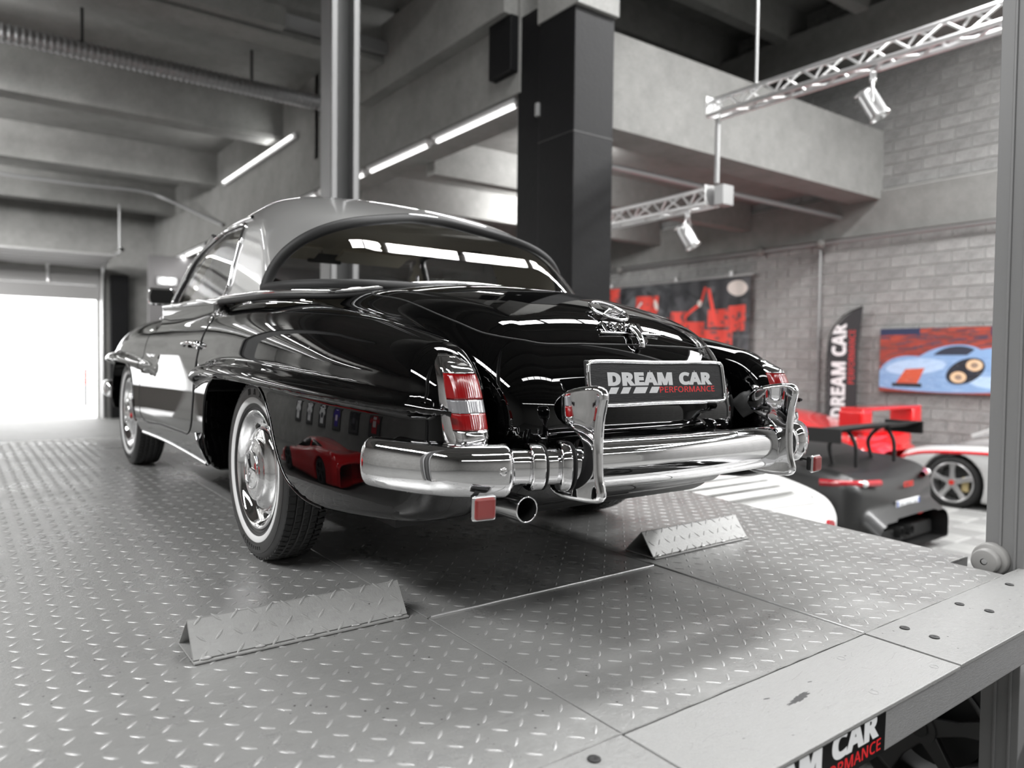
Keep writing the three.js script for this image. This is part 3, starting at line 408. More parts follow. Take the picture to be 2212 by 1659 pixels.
function FB0(x, y, z) {
  const ax = Math.abs(x);
  // middle of the body
  const rs = 0.115 + 0.05 * sstep(0.2, 0.9, z);
  let C = fil(fil((ax - Wc(z)), (z - (Rc(y) - 0.11 * x * x)) * 0.96, 0.15), (y - (Tc(z) - 0.20 * x * x)) * 0.94, rs);
  // wings
  const d = ax - Xf(z), top = Yf(z) - (d < 0 ? 0.9 * d * d : 0.25 * d * d);
  const ro = 0.145 - 0.05 * sstep(0.5, 1.0, z);
  let S = fil(fil(ax - halfW(y, z), (z - Rf(y)) * 0.97, 0.10), y - top, ro);
  S = fil(S, Xin(z) - ax, 0.055);
  let f = smin(C, S, 0.13 - 0.075 * sstep(0.3, 0.95, z));
  // brows
  if (ax > 0.55 && y > 0.5 && y < 0.78) {
    if (z > -0.82 && z < 1.05) { const p = Bp(z), yh = Bh(z), dx = (ax - halfW(yh, z)) / p, hh = 0.012 + 0.50 * p, dy = (y - yh) / hh, q = (Math.sqrt(dx * dx + dy * dy) - 1) * Math.min(p, hh) * 0.9; f = smin(f, fil(q, yh - 0.006 - y, 0.006), 0.034); }
    if (z > -3.34 && z < -1.6) { const p = Gp(z), yh = Gh(z), dx = (ax - halfW(yh, z)) / p, hh = 0.012 + 0.50 * p, dy = (y - yh) / hh, q = (Math.sqrt(dx * dx + dy * dy) - 1) * Math.min(p, hh) * 0.9; f = smin(f, fil(q, yh - 0.006 - y, 0.006), 0.034); }
  }
  if (y > 0.8 && ax > 0.5 && z > -2.05 && z < -0.55) f = smin(f, fil(fil(ax - 0.764, y - 0.945, 0.02), Math.abs(z + 1.33) - 0.62, 0.15), 0.05);   // belt under the side windows
  f = fil(f, Fz(y) + 0.16 * x * x - z, 0.10);
  f = fil(f, Yb(z) - y, 0.03);
  return f;
}
function FB(x, y, z) {
  let f = FB0(x, y, z); const ax = Math.abs(x);
  if (ax > 0.42 && y < 0.75) {
    if (z > -0.85 && z < 0.75) f = smax(f, -Math.max(archRsd(z, y), 0.48 - ax), 0.006);
    if (z > -3.2 && z < -1.9) f = smax(f, -Math.max(archFsd(z, y), 0.48 - ax), 0.006);
  }
  if (y > 0.4) { const q = Math.max(ax - 0.60, Math.abs(z + 1.08) - 0.60, 0.52 - y); f = smax(f, -q, 0.03); }   // cockpit
  return f;
}
// ---------- hardtop field ----------
const Th = spline([[-2.0, 1.15], [-1.6, 1.325], [-1.3, 1.402], [-0.95, 1.446], [-0.65, 1.452], [-0.4, 1.430], [-0.2, 1.388], [0.1, 1.29]]);
const Zr = spline([[0.85, 0.11], [1.0, 0.055], [1.1, -0.02], [1.2, -0.125], [1.3, -0.27], [1.38, -0.44]]);
const shield = (x, y) => -1.93 + (y - 0.96) * 1.12 + 0.28 * x * x;
function FH(x, y, z) {
  const ax = Math.abs(x);
  const a = ax - (0.752 - 0.28 * (y - 0.95) - 0.25 * Math.max(0, y - 1.1) * Math.max(0, y - 1.1)), c = (z - Zr(y)) * 0.78, b = (y - (Th(z) - 0.15 * x * x)) * 0.97;
  return fil(fil(fil(a, c, 0.30), b, 0.16), (shield(x, y) - z) * 0.66, 0.05);
}
const AX = -0.62;
const onTop = (th, y) => hit(FH, [0, y, AX], [Math.sin(th), 0, Math.cos(th)], 1.3, 0.1) || [0, y, AX];
const onSide = (sx) => (z, y) => hit(FH, [0, y, z], [sx, 0, 0], 1.2, 0.05) || [sx * 0.7, y, z];
// rear window outline in (angle, height)
const TH = 65 * Math.PI / 180, rwB = t => 0.992 - 0.022 * t * t, rwT = t => rwB(t) + (0.330 + 0.010 * t * t) * Math.pow(Math.max(0, 1 - Math.pow(Math.abs(t), 2.9)), 0.52);
const rearWin = []; { const n = 60; for (let i = 0; i <= n; i++) { const t = -Math.cos(i / n * Math.PI); rearWin.push([t * TH, rwT(t)]); } for (let i = n - 1; i > 0; i--) { const t = -Math.cos(i / n * Math.PI); rearWin.push([t * TH, rwB(t)]); } }
const sideWin = smoothLoop([[-0.735, 0.957], [-0.745, 1.10], [-0.765, 1.225], [-0.795, 1.272], [-0.86, 1.290], [-1.10, 1.300], [-1.33, 1.297], [-1.42, 1.268], [-1.54, 1.10], [-1.65, 0.975], [-1.65, 0.957], [-1.15, 0.955]], 110);
const rearSD = polySD(rearWin.map(([t, y]) => [t * 0.75, y])), sideSD = polySD(sideWin);
function inRear(x, y, z) { return z > -1.0 && rearSD(Math.atan2(x, z - AX) * 0.75, y) < 0; }
function inSide(x, y, z) { return Math.abs(x) > 0.4 && sideSD(z, y) < 0; }
function inShield(x, y, z, e = 0.035) { return z < shield(x, y) + e && y > 0.975 && y < 1.28 && Math.abs(x) < 0.655 - 0.28 * (y - 0.95); }

const car = group('vintage_coupe');
tag(car, 'glossy black vintage coupe with light grey hardtop and chrome bumpers parked on the lift deck', 'car');
onDeck(car);
mesh('body', nets(FB, [-0.95, 0.18, -3.45], [0.95, 1.08, 1.1], 0.0105), M.paintBlack, car);

// panels: lid, doors, bonnet
const topProj = (x, z) => hit(FB0, [x, 0, z], [0, 1, 0], 1.15, 0.4) || [x, 0.9, z];
const lidLoop = smoothLoop([[-0.45, 0.10], [-0.2, 0.085], [0.2, 0.085], [0.45, 0.10], [0.515, 0.16], [0.515, 0.4], [0.495, 0.66], [0.455, 0.82], [0.385, 0.878], [0.2, 0.905], [0, 0.912], [-0.2, 0.905], [-0.385, 0.878], [-0.455, 0.82], [-0.495, 0.66], [-0.515, 0.4], [-0.515, 0.16]], 150);
const lid = mesh('trunk_lid', patch(FB0, lidLoop, topProj, 0.003, 40), M.paintBlack, car);
function seam(loop, proj, F, r, parent, name, open) { const pts = loop.map(([u, v]) => { const p = proj(u, v), g = grad(F, ...p, 0.003); return V3(p[0] + g[0] * 0.0002, p[1] + g[1] * 0.0002, p[2] + g[2] * 0.0002); }); return mesh(name, tube(pts, r, pts.length * 2, 6, !open), M.rubber, parent); }
seam(lidLoop, topProj, FB0, 0.003, lid, 'panel_gap');
const sideProj = sx => (z, y) => hit(FB0, [0, y, z], [sx, 0, 0], 1.0, 0.4) || [sx * 0.8, y, z];
const doorLoop = smoothLoop([[-0.80, 0.855], [-0.845, 0.70], [-0.83, 0.52], [-0.845, 0.41], [-0.90, 0.365], [-1.05, 0.355], [-1.5, 0.345], [-1.86, 0.335], [-1.94, 0.38], [-1.955, 0.6], [-1.93, 0.76], [-1.88, 0.86], [-1.6, 0.868], [-1.2, 0.868]], 130);
for (const sx of [-1, 1]) {
  const d = mesh('door', patch(FB0, doorLoop, sideProj(sx), 0.0025, 34), M.paintBlack, car);
  seam(doorLoop, sideProj(sx), FB0, 0.0035, d, 'panel_gap');
  const hp = sideProj(sx)(-0.93, 0.752), hx = hp[0];
  const hd = merge([tube([V3(hx, 0.752, -0.87), V3(hx + sx * 0.03, 0.757, -0.885), V3(hx + sx * 0.038, 0.757, -0.94), V3(hx + sx * 0.028, 0.75, -1.03), V3(hx + sx * 0.012, 0.745, -1.07)], 0.0085, 30, 10), new THREE.SphereGeometry(0.017, 16, 12).scale(1, 1, 1.3).translate(hx + sx * 0.012, 0.752, -0.872), cyl(0.012, 0.022, 16).rotateZ(Math.PI / 2).translate(hx + sx * 0.006, 0.742, -0.835)]);
  mesh('door_handle', hd, M.chrome, d);
}
mesh('bonnet', patch(FB0, smoothLoop([[-0.44, -2.0], [0.44, -2.0], [0.5, -2.06], [0.46, -2.6], [0.38, -3.0], [0.28, -3.1], [-0.28, -3.1], [-0.38, -3.0], [-0.46, -2.6], [-0.5, -2.06]], 100), topProj, 0.0025, 20), M.paintBlack, car);
// rolled edges of the wheel openings and sill strip
for (const sx of [-1, 1]) {
  for (const [loop, a, b] of [[archR, 3, 55], [archF, 2, 46]]) {
    const pts = []; for (const [z, y] of loop) if (y > 0.255) { const h = hit(FB0, [0, y, z], [sx, 0, 0], 1.0, 0.5); if (h) pts.push(V3(h[0] - sx * 0.002, y, z)); }
    // start the loop at its largest jump
    let k = 0, best = 0; for (let i = 0; i < pts.length; i++) { const dd = pts[i].distanceTo(pts[(i + 1) % pts.length]); if (dd > best) { best = dd; k = i + 1; } }
    const q = pts.slice(k).concat(pts.slice(0, k)); mesh('arch_lip', tube(q, 0.0065, 120, 8), M.paintBlack, car);
  }
  const sp = []; for (let z = -0.72; z > -2.06; z -= 0.06) { const y = Yb(z) + 0.012, h = hit(FB0, [0, y, z], [sx, 0, 0], 1.0, 0.5); if (h) sp.push(V3(h[0], y, z)); }
  mesh('sill_trim', tube(sp, 0.010, 60, 8), M.chrome, car);
  const gz = [-0.655, -0.665, -0.675, -0.685]; const guard = []; for (let i = 0; i < 5; i++) { const y = 0.265 + i * 0.032, h = hit(FB0, [0, y, -0.66], [sx, 0, 0], 1.0, 0.5) || [sx * 0.84]; guard.push(V3(h[0] + sx * 0.002, y, -0.624 - 0.007 * i)); }
  mesh('stone_guard', sweep(guard, () => ell(0.026, 0.006, 16, 3)), M.chromeSoft, car);
}
// ---------- hardtop ----------
const silver = phy({ color: g3(0.28, 0.28, 0.276), roughness: 0.34, metalness: 0.35, clearcoat: 1, clearcoatRoughness: 0.03 });
const top = mesh('hardtop', nets(FH, [-0.85, 0.93, -2.05], [0.85, 1.45, 0.15], 0.009, (x, y, z) => y > 0.95 && !inRear(x, y, z) && !inSide(x, y, z) && !inShield(x, y, z)), silver, car);
const FHin = (x, y, z) => FH(x, y, z) + 0.028;
mesh('headliner', nets(FHin, [-0.85, 0.93, -2.05], [0.85, 1.45, 0.15], 0.014, (x, y, z) => y > 0.95 && !inRear(x, y, z) && !inSide(x, y, z) && !inShield(x, y, z, 0.085)), std({ color: g3(0.44, 0.41, 0.33), roughness: 0.9 }), top);
// moulding round the foot of the hardtop
const foot = []; for (let i = -60; i <= 60; i++) { const th = i / 60 * 104 * Math.PI / 180; let y = 1.12, p = null; for (; y > 0.93; y -= 0.002) { p = onTop(th, y); if (FB0(p[0], p[1], p[2]) < 0.014) break; } foot.push(V3(p[0], Math.max(p[1], 0.952), p[2])); }
for (let k = 0; k < 6; k++) for (let i = 1; i < foot.length - 1; i++) foot[i].y = (foot[i - 1].y + 2 * foot[i].y + foot[i + 1].y) / 4;
mesh('moulding', sweep(foot, () => ell(0.011, 0.010, 14, 2.6)), M.chrome, top);
mesh('foot_seal', tube(foot.map(p => V3(p.x * 1.004, p.y - 0.017, p.z)), 0.011, 160, 8), M.rubber, top);
// rear window: rubber, chrome strip, glass
const rw3 = rearWin.map(([t, y]) => { const p = onTop(t, y), g = grad(FH, ...p, 0.003); return [V3(...p), V3(g[0], g[1], g[2])]; });
mesh('window_rubber', tube(rw3.map(([p, g]) => p.clone().addScaledVector(g, -0.005)), 0.0205, 300, 10, true), M.rubber, top);
const cs = rearWin.map(([t, y]) => { const k = 1.035, yc = 1.13, p = onTop(t * 1.02, y > 1.0 ? yc + (y - yc) * 1.075 : y - 0.004), g = grad(FH, ...p, 0.003); return V3(p[0] + g[0] * 0.003, p[1] + g[1] * 0.003, p[2] + g[2] * 0.003); });
mesh('window_trim', tube(cs, 0.0065, 300, 8, true), M.chrome, top);
mesh('rear_window', patch(FH, rearWin, onTop, -0.006, 24, 0.0), M.glass, car);
for (const sx of [-1, 1]) {
  const sp = sideWin.map(([z, y]) => V3(...onSide(sx)(z, y)));
  mesh('window_trim', tube(sp.map(p => V3(p.x + sx * 0.003, p.y, p.z)), 0.009, 220, 8, true), M.chrome, top);
  mesh('window_rubber', tube(sp.map(p => V3(p.x * 0.985, p.y - 0.004, p.z)), 0.013, 160, 8, true), M.rubber, top);
  const g2 = []; for (let i = 0; i <= 17; i++) { const z = -0.78 - i * 0.033, y = 1.316 - 0.02 * Math.pow((i - 8) / 16, 2), p = onSide(sx)(z, y); g2.push(V3(p[0] + sx * 0.006, p[1], p[2])); }
  mesh('rain_gutter', tube(g2, 0.0075, 60, 8), M.chrome, top);
  mesh('side_window', patch(FH, sideWin, onSide(sx), -0.008, 12, 0.0), M.glass, car);
  // belt strip under the side window
  const bs = []; for (let z = -0.80; z >= -1.9; z -= 0.05) { const p = hit(FB0, [0, 0.905, z], [sx, 0, 0], 1.0, 0.3) || [sx * 0.76, 0.905, z]; bs.push(V3(sx * 0.752, 0.946, z)); }
  mesh('belt_trim', tube(bs, 0.010, 60, 8), M.chrome, car);
  // windscreen pillar
  mesh('windscreen_pillar', tube([V3(sx * 0.70, 0.95, shield(0.70, 0.95) + 0.02), V3(sx * 0.668, 1.10, shield(0.668, 1.10) + 0.02), V3(sx * 0.60, 1.295, shield(0.60, 1.295) + 0.02)], 0.020, 30, 10), M.chrome, car);
}
{
  const P = [], I = [], nx = 20, ny = 8; for (let j = 0; j <= ny; j++) for (let i = 0; i <= nx; i++) { const y = 0.965 + j / ny * 0.32, hw = 0.69 - 0.28 * (y - 0.95), x = (i / nx * 2 - 1) * hw; P.push(x, y, shield(x, y) + 0.012); if (i < nx && j < ny) { const a = j * (nx + 1) + i; I.push(a, a + nx + 1, a + 1, a + 1, a + nx + 1, a + nx + 2); } }
  const g = new THREE.BufferGeometry(); g.setAttribute('position', new THREE.Float32BufferAttribute(P, 3)); g.setIndex(I); g.computeVertexNormals(); mesh('windscreen', g, M.glass, car);
}
// cabin
const beige = std({ color: g3(0.40, 0.37, 0.29), roughness: 0.85 }), trimGrey = std({ color: g3(0.05), roughness: 0.8 });
for (const s of [-1, 1]) {
  mesh('sun_visor', rbox(0.42, 0.018, 0.15, 0.009, 0, 0, 0).rotateX(-0.35).translate(s * 0.27, 1.262, -1.42), beige, car);
  const seat = mesh('seat', rbox(0.50, 0.42, 0.16, 0.06, 0, 0, 0, 4).rotateX(-0.22).translate(s * 0.30, 0.76, -0.72), trimGrey, car);
  mesh('cushion', rbox(0.50, 0.16, 0.5, 0.06, s * 0.30, 0.60, -1.0, 4), trimGrey, seat);
}
mesh('dashboard', rbox(1.16, 0.16, 0.22, 0.06, 0, 0.92, -1.66, 4), trimGrey, car);
{ const sw = group('steering_wheel', car); sw.position.set(-0.32, 0.93, -1.42); sw.rotation.x = -0.35; mesh('rim', new THREE.TorusGeometry(0.19, 0.012, 10, 48), M.rubber, sw); mesh('hub', cyl(0.05, 0.04, 24).rotateX(Math.PI / 2), M.rubber, sw); mesh('spokes', merge([bar(V3(-0.19, 0, 0), V3(0.19, 0, 0), 0.008), bar(V3(0, -0.19, 0), V3(0, 0, 0), 0.008)]), M.chromeSoft, sw); }
{ const im = group('inner_mirror', car); mesh('glass', rbox(0.2, 0.055, 0.02, 0.02, 0, 1.245, -1.47, 3), M.rubber, im); mesh('stalk', bar(V3(0, 1.25, -1.48), V3(0, 1.30, -1.52), 0.006), M.chromeSoft, im); }

// ---------- wheels ----------
const whiteRubber = std({ color: g3(0.62), roughness: 0.55 });
const tyreSide = std({ color: g3(0.020), roughness: 0.48 });
function makeWheel() {
  const w = new THREE.Group(), R = 0.318, hw = 0.084;                       // axis along x, outer face at -x
  const T = n => { n.rotateZ(Math.PI / 2); return n; };                     // lathe axis y -> -x
  const prof = [[0.200, 0.050], [0.210, 0.063], [0.226, 0.0715], [0.245, 0.0765], [0.265, 0.0790], [0.282, 0.0790], [0.296, 0.0762], [0.305, 0.0710], [0.3100, 0.0650]];
  const tread = []; const gx = [0.040, 0.0135, -0.0135, -0.040];
  tread.push([0.3105, 0.062]); let last = 0.062;
  for (const g of gx) { tread.push([R - 0.0035 * Math.pow(Math.abs(g + 0.004) / 0.06, 2), g + 0.0042], [R - 0.010, g + 0.003], [R - 0.010, g - 0.003], [R - 0.0035 * Math.pow(Math.abs(g - 0.004) / 0.06, 2), g - 0.0042]); }
  tread.push([0.3105, -0.062]);
  const all = prof.concat(tread, prof.slice().reverse().map(([a, b]) => [a, -b]));
  const tyre = mesh('tyre', T(lathe(all, 120)), tyreSide, w);
  const lug = []; for (let i = 0; i < 76; i++) { const a = i / 76 * Math.PI * 2; for (const s of [-1, 1]) { const b = box(0.024, 0.0105, 0.0165, s * 0.0545, 0.3115, 0, 0, 0, -s * 0.13); b.rotateX(a + s * 0.02); lug.push(b); } for (const g of [-0.027, 0, 0.027]) { const b = box(0.017, 0.004, 0.0175, g, 0.3172, 0); b.rotateY(0); b.rotateX(a + g * 2); lug.push(b); } }
  mesh('tread_blocks', merge(lug), M.rubber, tyre);
  mesh('whitewall', T(lathe([[0.2325, 0.0715], [0.2345, 0.0755], [0.2430, 0.0780], [0.2530, 0.0798], [0.2555, 0.0770]], 96)), whiteRubber, tyre);
  const bead = [0.290, 0.222].map(r => new THREE.TorusGeometry(r, 0.0014, 6, 96).rotateY(Math.PI / 2).translate(r < 0.25 ? -0.0702 : -0.0776, 0, 0));
  mesh('side_ribs', merge(bead), tyreSide, tyre);
  const chars = 'MAXXIS', let_ = []; [...chars].forEach((c, i) => { const g = text3(c, 0.021, 0.0016); g.translate(-0.008, 0, 0); g.rotateY(-Math.PI / 2); g.translate(-0.0790, 0.2640, 0); g.rotateX((20 + i * 12.5) * Math.PI / 180); let_.push(g); });
  [...'185/80R13'].forEach((c, i) => { const g = text3(c, 0.012, 0.0012); g.rotateY(-Math.PI / 2); g.translate(-0.0790, 0.2680, 0); g.rotateX((195 + i * 4.5) * Math.PI / 180); let_.push(g); });
  mesh('lettering', merge(let_), M.rubber, tyre);
  mesh('rim', T(lathe([[0.211, 0.056], [0.2125, 0.066], [0.208, 0.0715], [0.2015, 0.0715], [0.196, 0.062], [0.187, 0.049], [0.178, 0.040], [0.164, 0.034], [0.152, 0.030], [0.10, 0.030], [0.02, 0.030]], 72)), M.chrome, w);
  const slot = []; for (let i = 0; i < 12; i++) { const b = rbox(0.006, 0.020, 0.030, 0.003, -0.036, 0.170, 0); b.rotateX(i / 12 * Math.PI * 2); slot.push(b); }
  mesh('slots', merge(slot), M.black, w);
  const cap = mesh('hubcap', T(lathe([[0.148, 0.032], [0.150, 0.042], [0.147, 0.050], [0.138, 0.058], [0.126, 0.064], [0.116, 0.068], [0.110, 0.0735], [0.1065, 0.0765], [0.102, 0.0755], [0.097, 0.0735], [0.088, 0.079], [0.076, 0.083], [0.060, 0.0865], [0.03, 0.0895], [0.0, 0.090]], 80)), M.chrome, w);
  mesh('emblem_ring', T(lathe([[0.068, 0.083], [0.069, 0.0875], [0.0655, 0.0905], [0.062, 0.0885], [0.061, 0.085]], 60)), M.chrome, cap);
  const star = []; for (let i = 0; i < 3; i++) { const s = new THREE.Shape(); s.moveTo(-0.011, 0); s.lineTo(0, 0.06); s.lineTo(0.011, 0); s.lineTo(-0.011, 0); const g = new THREE.ExtrudeGeometry(s, { depth: 0.003, bevelEnabled: true, bevelSize: 0.001, bevelThickness: 0.002, bevelSegments: 1 }); g.rotateZ(i * 2.0944); g.rotateY(-Math.PI / 2); g.translate(-0.0895, 0, 0); star.push(g); }
  mesh('emblem_star', merge(star), M.chrome, cap);
  mesh('brake_drum', cyl(0.15, 0.10, 32).rotateZ(Math.PI / 2).translate(0.02, 0, 0), M.darkSteel, w);
  return w;
}
const wheel0 = makeWheel();
for (const [i, [x, z, turn]] of [[-0.758, -0.095, 0], [0.758, -0.095, Math.PI], [-0.735, -2.50, 0], [0.735, -2.50, Math.PI]].entries()) { const w = i ? wheel0.clone() : wheel0; w.name = 'wheel'; w.position.set(x, 0.3205, z); w.rotation.set(turn ? 0.7 : -0.55, turn, 0); w.rotation.order = 'YXZ'; car.add(w); }

// ---------- tail lamps ----------
const lensRed = phy({ color: g3(0.21, 0.002, 0.003), roughness: 0.16, clearcoat: 0.35, clearcoatRoughness: 0.05, bumpMap: noiseTex(64, (u) => 0.5 + 0.5 * Math.sin(u * Math.PI * 32), false, 1), bumpScale: 0.0006 });
const lensClear = phy({ color: g3(0.24, 0.24, 0.25), roughness: 0.14, metalness: 0.25, clearcoat: 1, bumpMap: lensRed.bumpMap, bumpScale: 0.0009 });
function lampLoft(y0, y1, wf, zf, df, n = 10) {                            // D-shaped sections stacked in y
  const P = [], I = [], m = 20;
  for (let j = 0; j <= n; j++) { const y = y0 + (y1 - y0) * j / n, w = wf(y), z = zf(y), d = df(y); for (let i = 0; i <= m; i++) { const t = i / m * Math.PI, c = Math.cos(t); P.push(w * Math.sign(c) * Math.pow(Math.abs(c), 0.75), y, z + d * Math.pow(Math.sin(t), 0.72)); } if (j) for (let i = 0; i < m; i++) { const a = (j - 1) * (m + 1) + i, b = a + m + 1; I.push(a, b, a + 1, a + 1, b, b + 1); } }
  for (const [s, rev] of [[0, 0], [n * (m + 1), 1]]) { const c = P.length / 3; P.push(0, P[3 * s + 1], P[3 * s + 2]); for (let i = 0; i < m; i++) rev ? I.push(c, s + i + 1, s + i) : I.push(c, s + i, s + i + 1); }
  const g = new THREE.BufferGeometry(); g.setAttribute('position', new THREE.Float32BufferAttribute(P, 3)); g.setIndex(I); g.computeVertexNormals();
  const uv = new Float32Array(P.length / 3 * 2); for (let i = 0; i < P.length / 3; i++) { uv[2 * i] = P[3 * i] * 10; uv[2 * i + 1] = P[3 * i + 1] * 10; } g.setAttribute('uv', new THREE.BufferAttribute(uv, 2)); return g;
}
const lz = spline([[0.50, 0.033], [0.55, 0.023], [0.60, 0.006], [0.65, -0.013], [0.70, -0.036], [0.745, -0.070], [0.77, -0.095]], 0.4, 0.85, 0.0005);
const lw = spline([[0.50, 0.042], [0.56, 0.0475], [0.62, 0.050], [0.68, 0.0485], [0.71, 0.044], [0.735, 0.035], [0.75, 0.024]], 0.4, 0.85, 0.0005);
for (const s of [-1, 1]) {
  const L = group('tail_lamp', car); L.position.set(s * 0.672, 0, 1.0);
  mesh('housing', lampLoft(0.524, 0.752, y => lw(y) + 0.0085, y => lz(y) - 0.075, y => 0.098 - 0.03 * sstep(0.72, 0.752, y), 24), M.chrome, L);
  mesh('red_lens', lampLoft(0.640, 0.704, y => lw(y), y => lz(y) - 0.02, () => 0.052), lensRed, L);
  mesh('clear_lens', lampLoft(0.608, 0.640, y => lw(y), y => lz(y) - 0.02, () => 0.052), lensClear, L);
  mesh('red_lens', lampLoft(0.568, 0.608, y => lw(y), y => lz(y) - 0.02, () => 0.052), lensRed, L);
  mesh('lens_cap', lampLoft(0.704, 0.746, y => lw(y) * (1 - 0.3 * sstep(0.725, 0.746, y)), y => lz(y) - 0.02, y => 0.054 - 0.036 * sstep(0.712, 0.746, y), 16), M.chrome, L);
  mesh('lens_foot', lampLoft(0.520, 0.568, y => lw(y), y => lz(y) - 0.02, y => 0.054 - 0.022 * (1 - sstep(0.52, 0.552, y)), 10), M.chrome, L);
}
// ---------- rear bumper ----------
const bump = group('rear_bumper', car);
const overSD = polySD(smoothLoop([[1.222, 0.662], [1.212, 0.60], [1.207, 0.53], [1.212, 0.46], [1.224, 0.41], [1.212, 0.394], [1.13, 0.388], [1.07, 0.394], [1.048, 0.412], [1.065, 0.436], [1.12, 0.462], [1.150, 0.50], [1.150, 0.535], [1.125, 0.565], [1.075, 0.588], [1.058, 0.622], [1.085, 0.655], [1.15, 0.677], [1.205, 0.679]], 70));
const YB = 0.476;
mesh('centre_bar', sweep(curvePts([V3(-0.40, YB, 1.125), V3(-0.2, YB, 1.142), V3(0, YB, 1.148), V3(0.2, YB, 1.142), V3(0.40, YB, 1.125)], 40), () => ell(0.050, 0.065, 36, 2.4)), M.chrome, bump);
for (const s of [-1, 1]) {
  const inner = curvePts([V3(s * 0.39, YB, 1.126), V3(s * 0.50, YB, 1.105), V3(s * 0.60, YB, 1.07)], 16);
  mesh('inner_bar', sweep(inner, () => ell(0.040, 0.045, 30, 2.4)), M.chrome, bump);
  for (const [x, w, r] of [[0.535, 0.034, 1.02], [0.458, 0.022, 1.10]]) { const z = 1.126 - Math.pow((x - 0.39) / 0.21, 1.4) * 0.055; mesh('collar', sweep([V3(s * (x - w / 2), YB, z + 0.004), V3(s * (x - w / 3), YB, z + 0.003), V3(s * (x + w / 3), YB, z - 0.004), V3(s * (x + w / 2), YB, z - 0.006)], t => ell(0.052 * r * (t < 0.01 || t > 0.99 ? 0.93 : 1), 0.0575 * r * (t < 0.01 || t > 0.99 ? 0.93 : 1), 30, 2.4)), M.chrome, bump); mesh('collar_seal', sweep([V3(s * (x - w / 2 - 0.003), YB, z + 0.006), V3(s * (x - w / 2 + 0.001), YB, z + 0.005)], () => ell(0.051 * r, 0.0565 * r, 30, 2.4)), M.rubber, bump); }
  const end = curvePts([V3(s * 0.585, YB - 0.004, 1.085), V3(s * 0.66, YB - 0.004, 1.058), V3(s * 0.735, YB - 0.003, 1.012), V3(s * 0.795, YB, 0.94), V3(s * 0.832, YB + 0.002, 0.875), V3(s * 0.850, YB + 0.003, 0.815)], 60);
  mesh('end_piece', sweep(end, t => { const k = Math.min(1, Math.pow(clamp(t / 0.07, 0, 1), 0.36) * 0.94 + 0.06 * clamp(t / 0.07, 0, 1)) * (t > 0.93 ? Math.sqrt(Math.max(0, 1 - Math.pow((t - 0.93) / 0.0705, 2))) * 0.999 + 0.001 : 1); return ell(0.053 * Math.max(k, 0.05) * (1 - 0.30 * t), 0.066 * Math.max(k, 0.05) * (1 - 0.06 * t), 36, 2.5); }), M.chrome, bump);
  mesh('end_boss', new THREE.SphereGeometry(0.013, 20, 12).scale(1, 1, 0.5).translate(s * 0.640, YB, 1.116), M.chrome, bump);
  // overrider
  const FO = (x, y, z) => fil(overSD(z, y), (Math.abs(x) - (0.037 - 0.023 * sstep(1.09, 1.215, z) - 0.010 * Math.exp(-Math.pow((y - 0.515) / 0.05, 2)) * sstep(1.20, 1.14, z))) * 0.95, 0.0125);
  const og = nets(FO, [-0.07, 0.36, 1.03], [0.07, 0.70, 1.27], 0.005, null, 0.001); og.translate(s * 0.412, 0, 0.0);
  mesh('overrider', og, M.chrome, bump);
  mesh('bracket', rbox(0.05, 0.05, 0.16, 0.01, s * 0.42, YB, 1.04), M.black, bump);
}
// ---------- number plate ----------
const plateTex = canvasTex(1536, 320, (c, w, h) => {
  c.fillStyle = '#17181a'; c.fillRect(0, 0, w, h);
  for (let i = 0; i < 9000; i++) { c.fillStyle = `rgba(${rnd() < 0.5 ? '60,60,62' : '8,8,9'},0.35)`; c.fillRect(rnd() * w, rnd() * h, 2, 2); }
  logo(c, w * 0.115, h * 0.24, w * 0.80, h * 0.53);
});
function logo(c, x, y, w, h) {
  c.save(); c.translate(x, y); c.fillStyle = '#e6e7e8'; c.textBaseline = 'alphabetic';
  const big = h * 0.80; c.font = `bold ${big}px sans-serif`; c.lineWidth = big * 0.085; c.strokeStyle = '#e6e7e8'; c.lineJoin = 'miter';
  const put = (s, px, py, tw) => { const m = c.measureText(s).width; c.save(); c.translate(px, py); c.scale(tw / m, 0.98); c.strokeText(s, 0, 0); c.fillText(s, 0, 0); c.restore(); };
  put('DREAM', 0, h * 0.58, w * 0.60); put('CAR', w * 0.655, h * 0.58, w * 0.325);
  c.save(); const yy = h * 0.68, hh = h * 0.30; c.fillStyle = '#e6e7e8';
  for (const [a, b] of [[0.0, 0.07], [0.105, 0.175], [0.215, 0.325], [0.36, 0.435]]) { c.beginPath(); c.moveTo(w * (a + 0.03), yy); c.lineTo(w * (b + 0.03), yy); c.lineTo(w * b, yy + hh); c.lineTo(w * a, yy + hh); c.closePath(); c.fill(); }
  c.restore();
  c.fillStyle = '#e0262b'; c.font = `${h * 0.385}px sans-serif`; const m = c.measureText('PERFORMANCE').width; c.save(); c.translate(w * 0.455, yy + hh * 0.96); c.scale(w * 0.56 / m, 1); c.lineWidth = h * 0.012; c.strokeStyle = '#e0262b'; c.fillText('PERFORMANCE', 0, 0); c.strokeText('PERFORMANCE', 0, 0); c.restore();
  c.restore();
}
const plate = group('number_plate', car); plate.position.set(0.0, 0.677, 1.026); plate.rotation.x = -0.17;
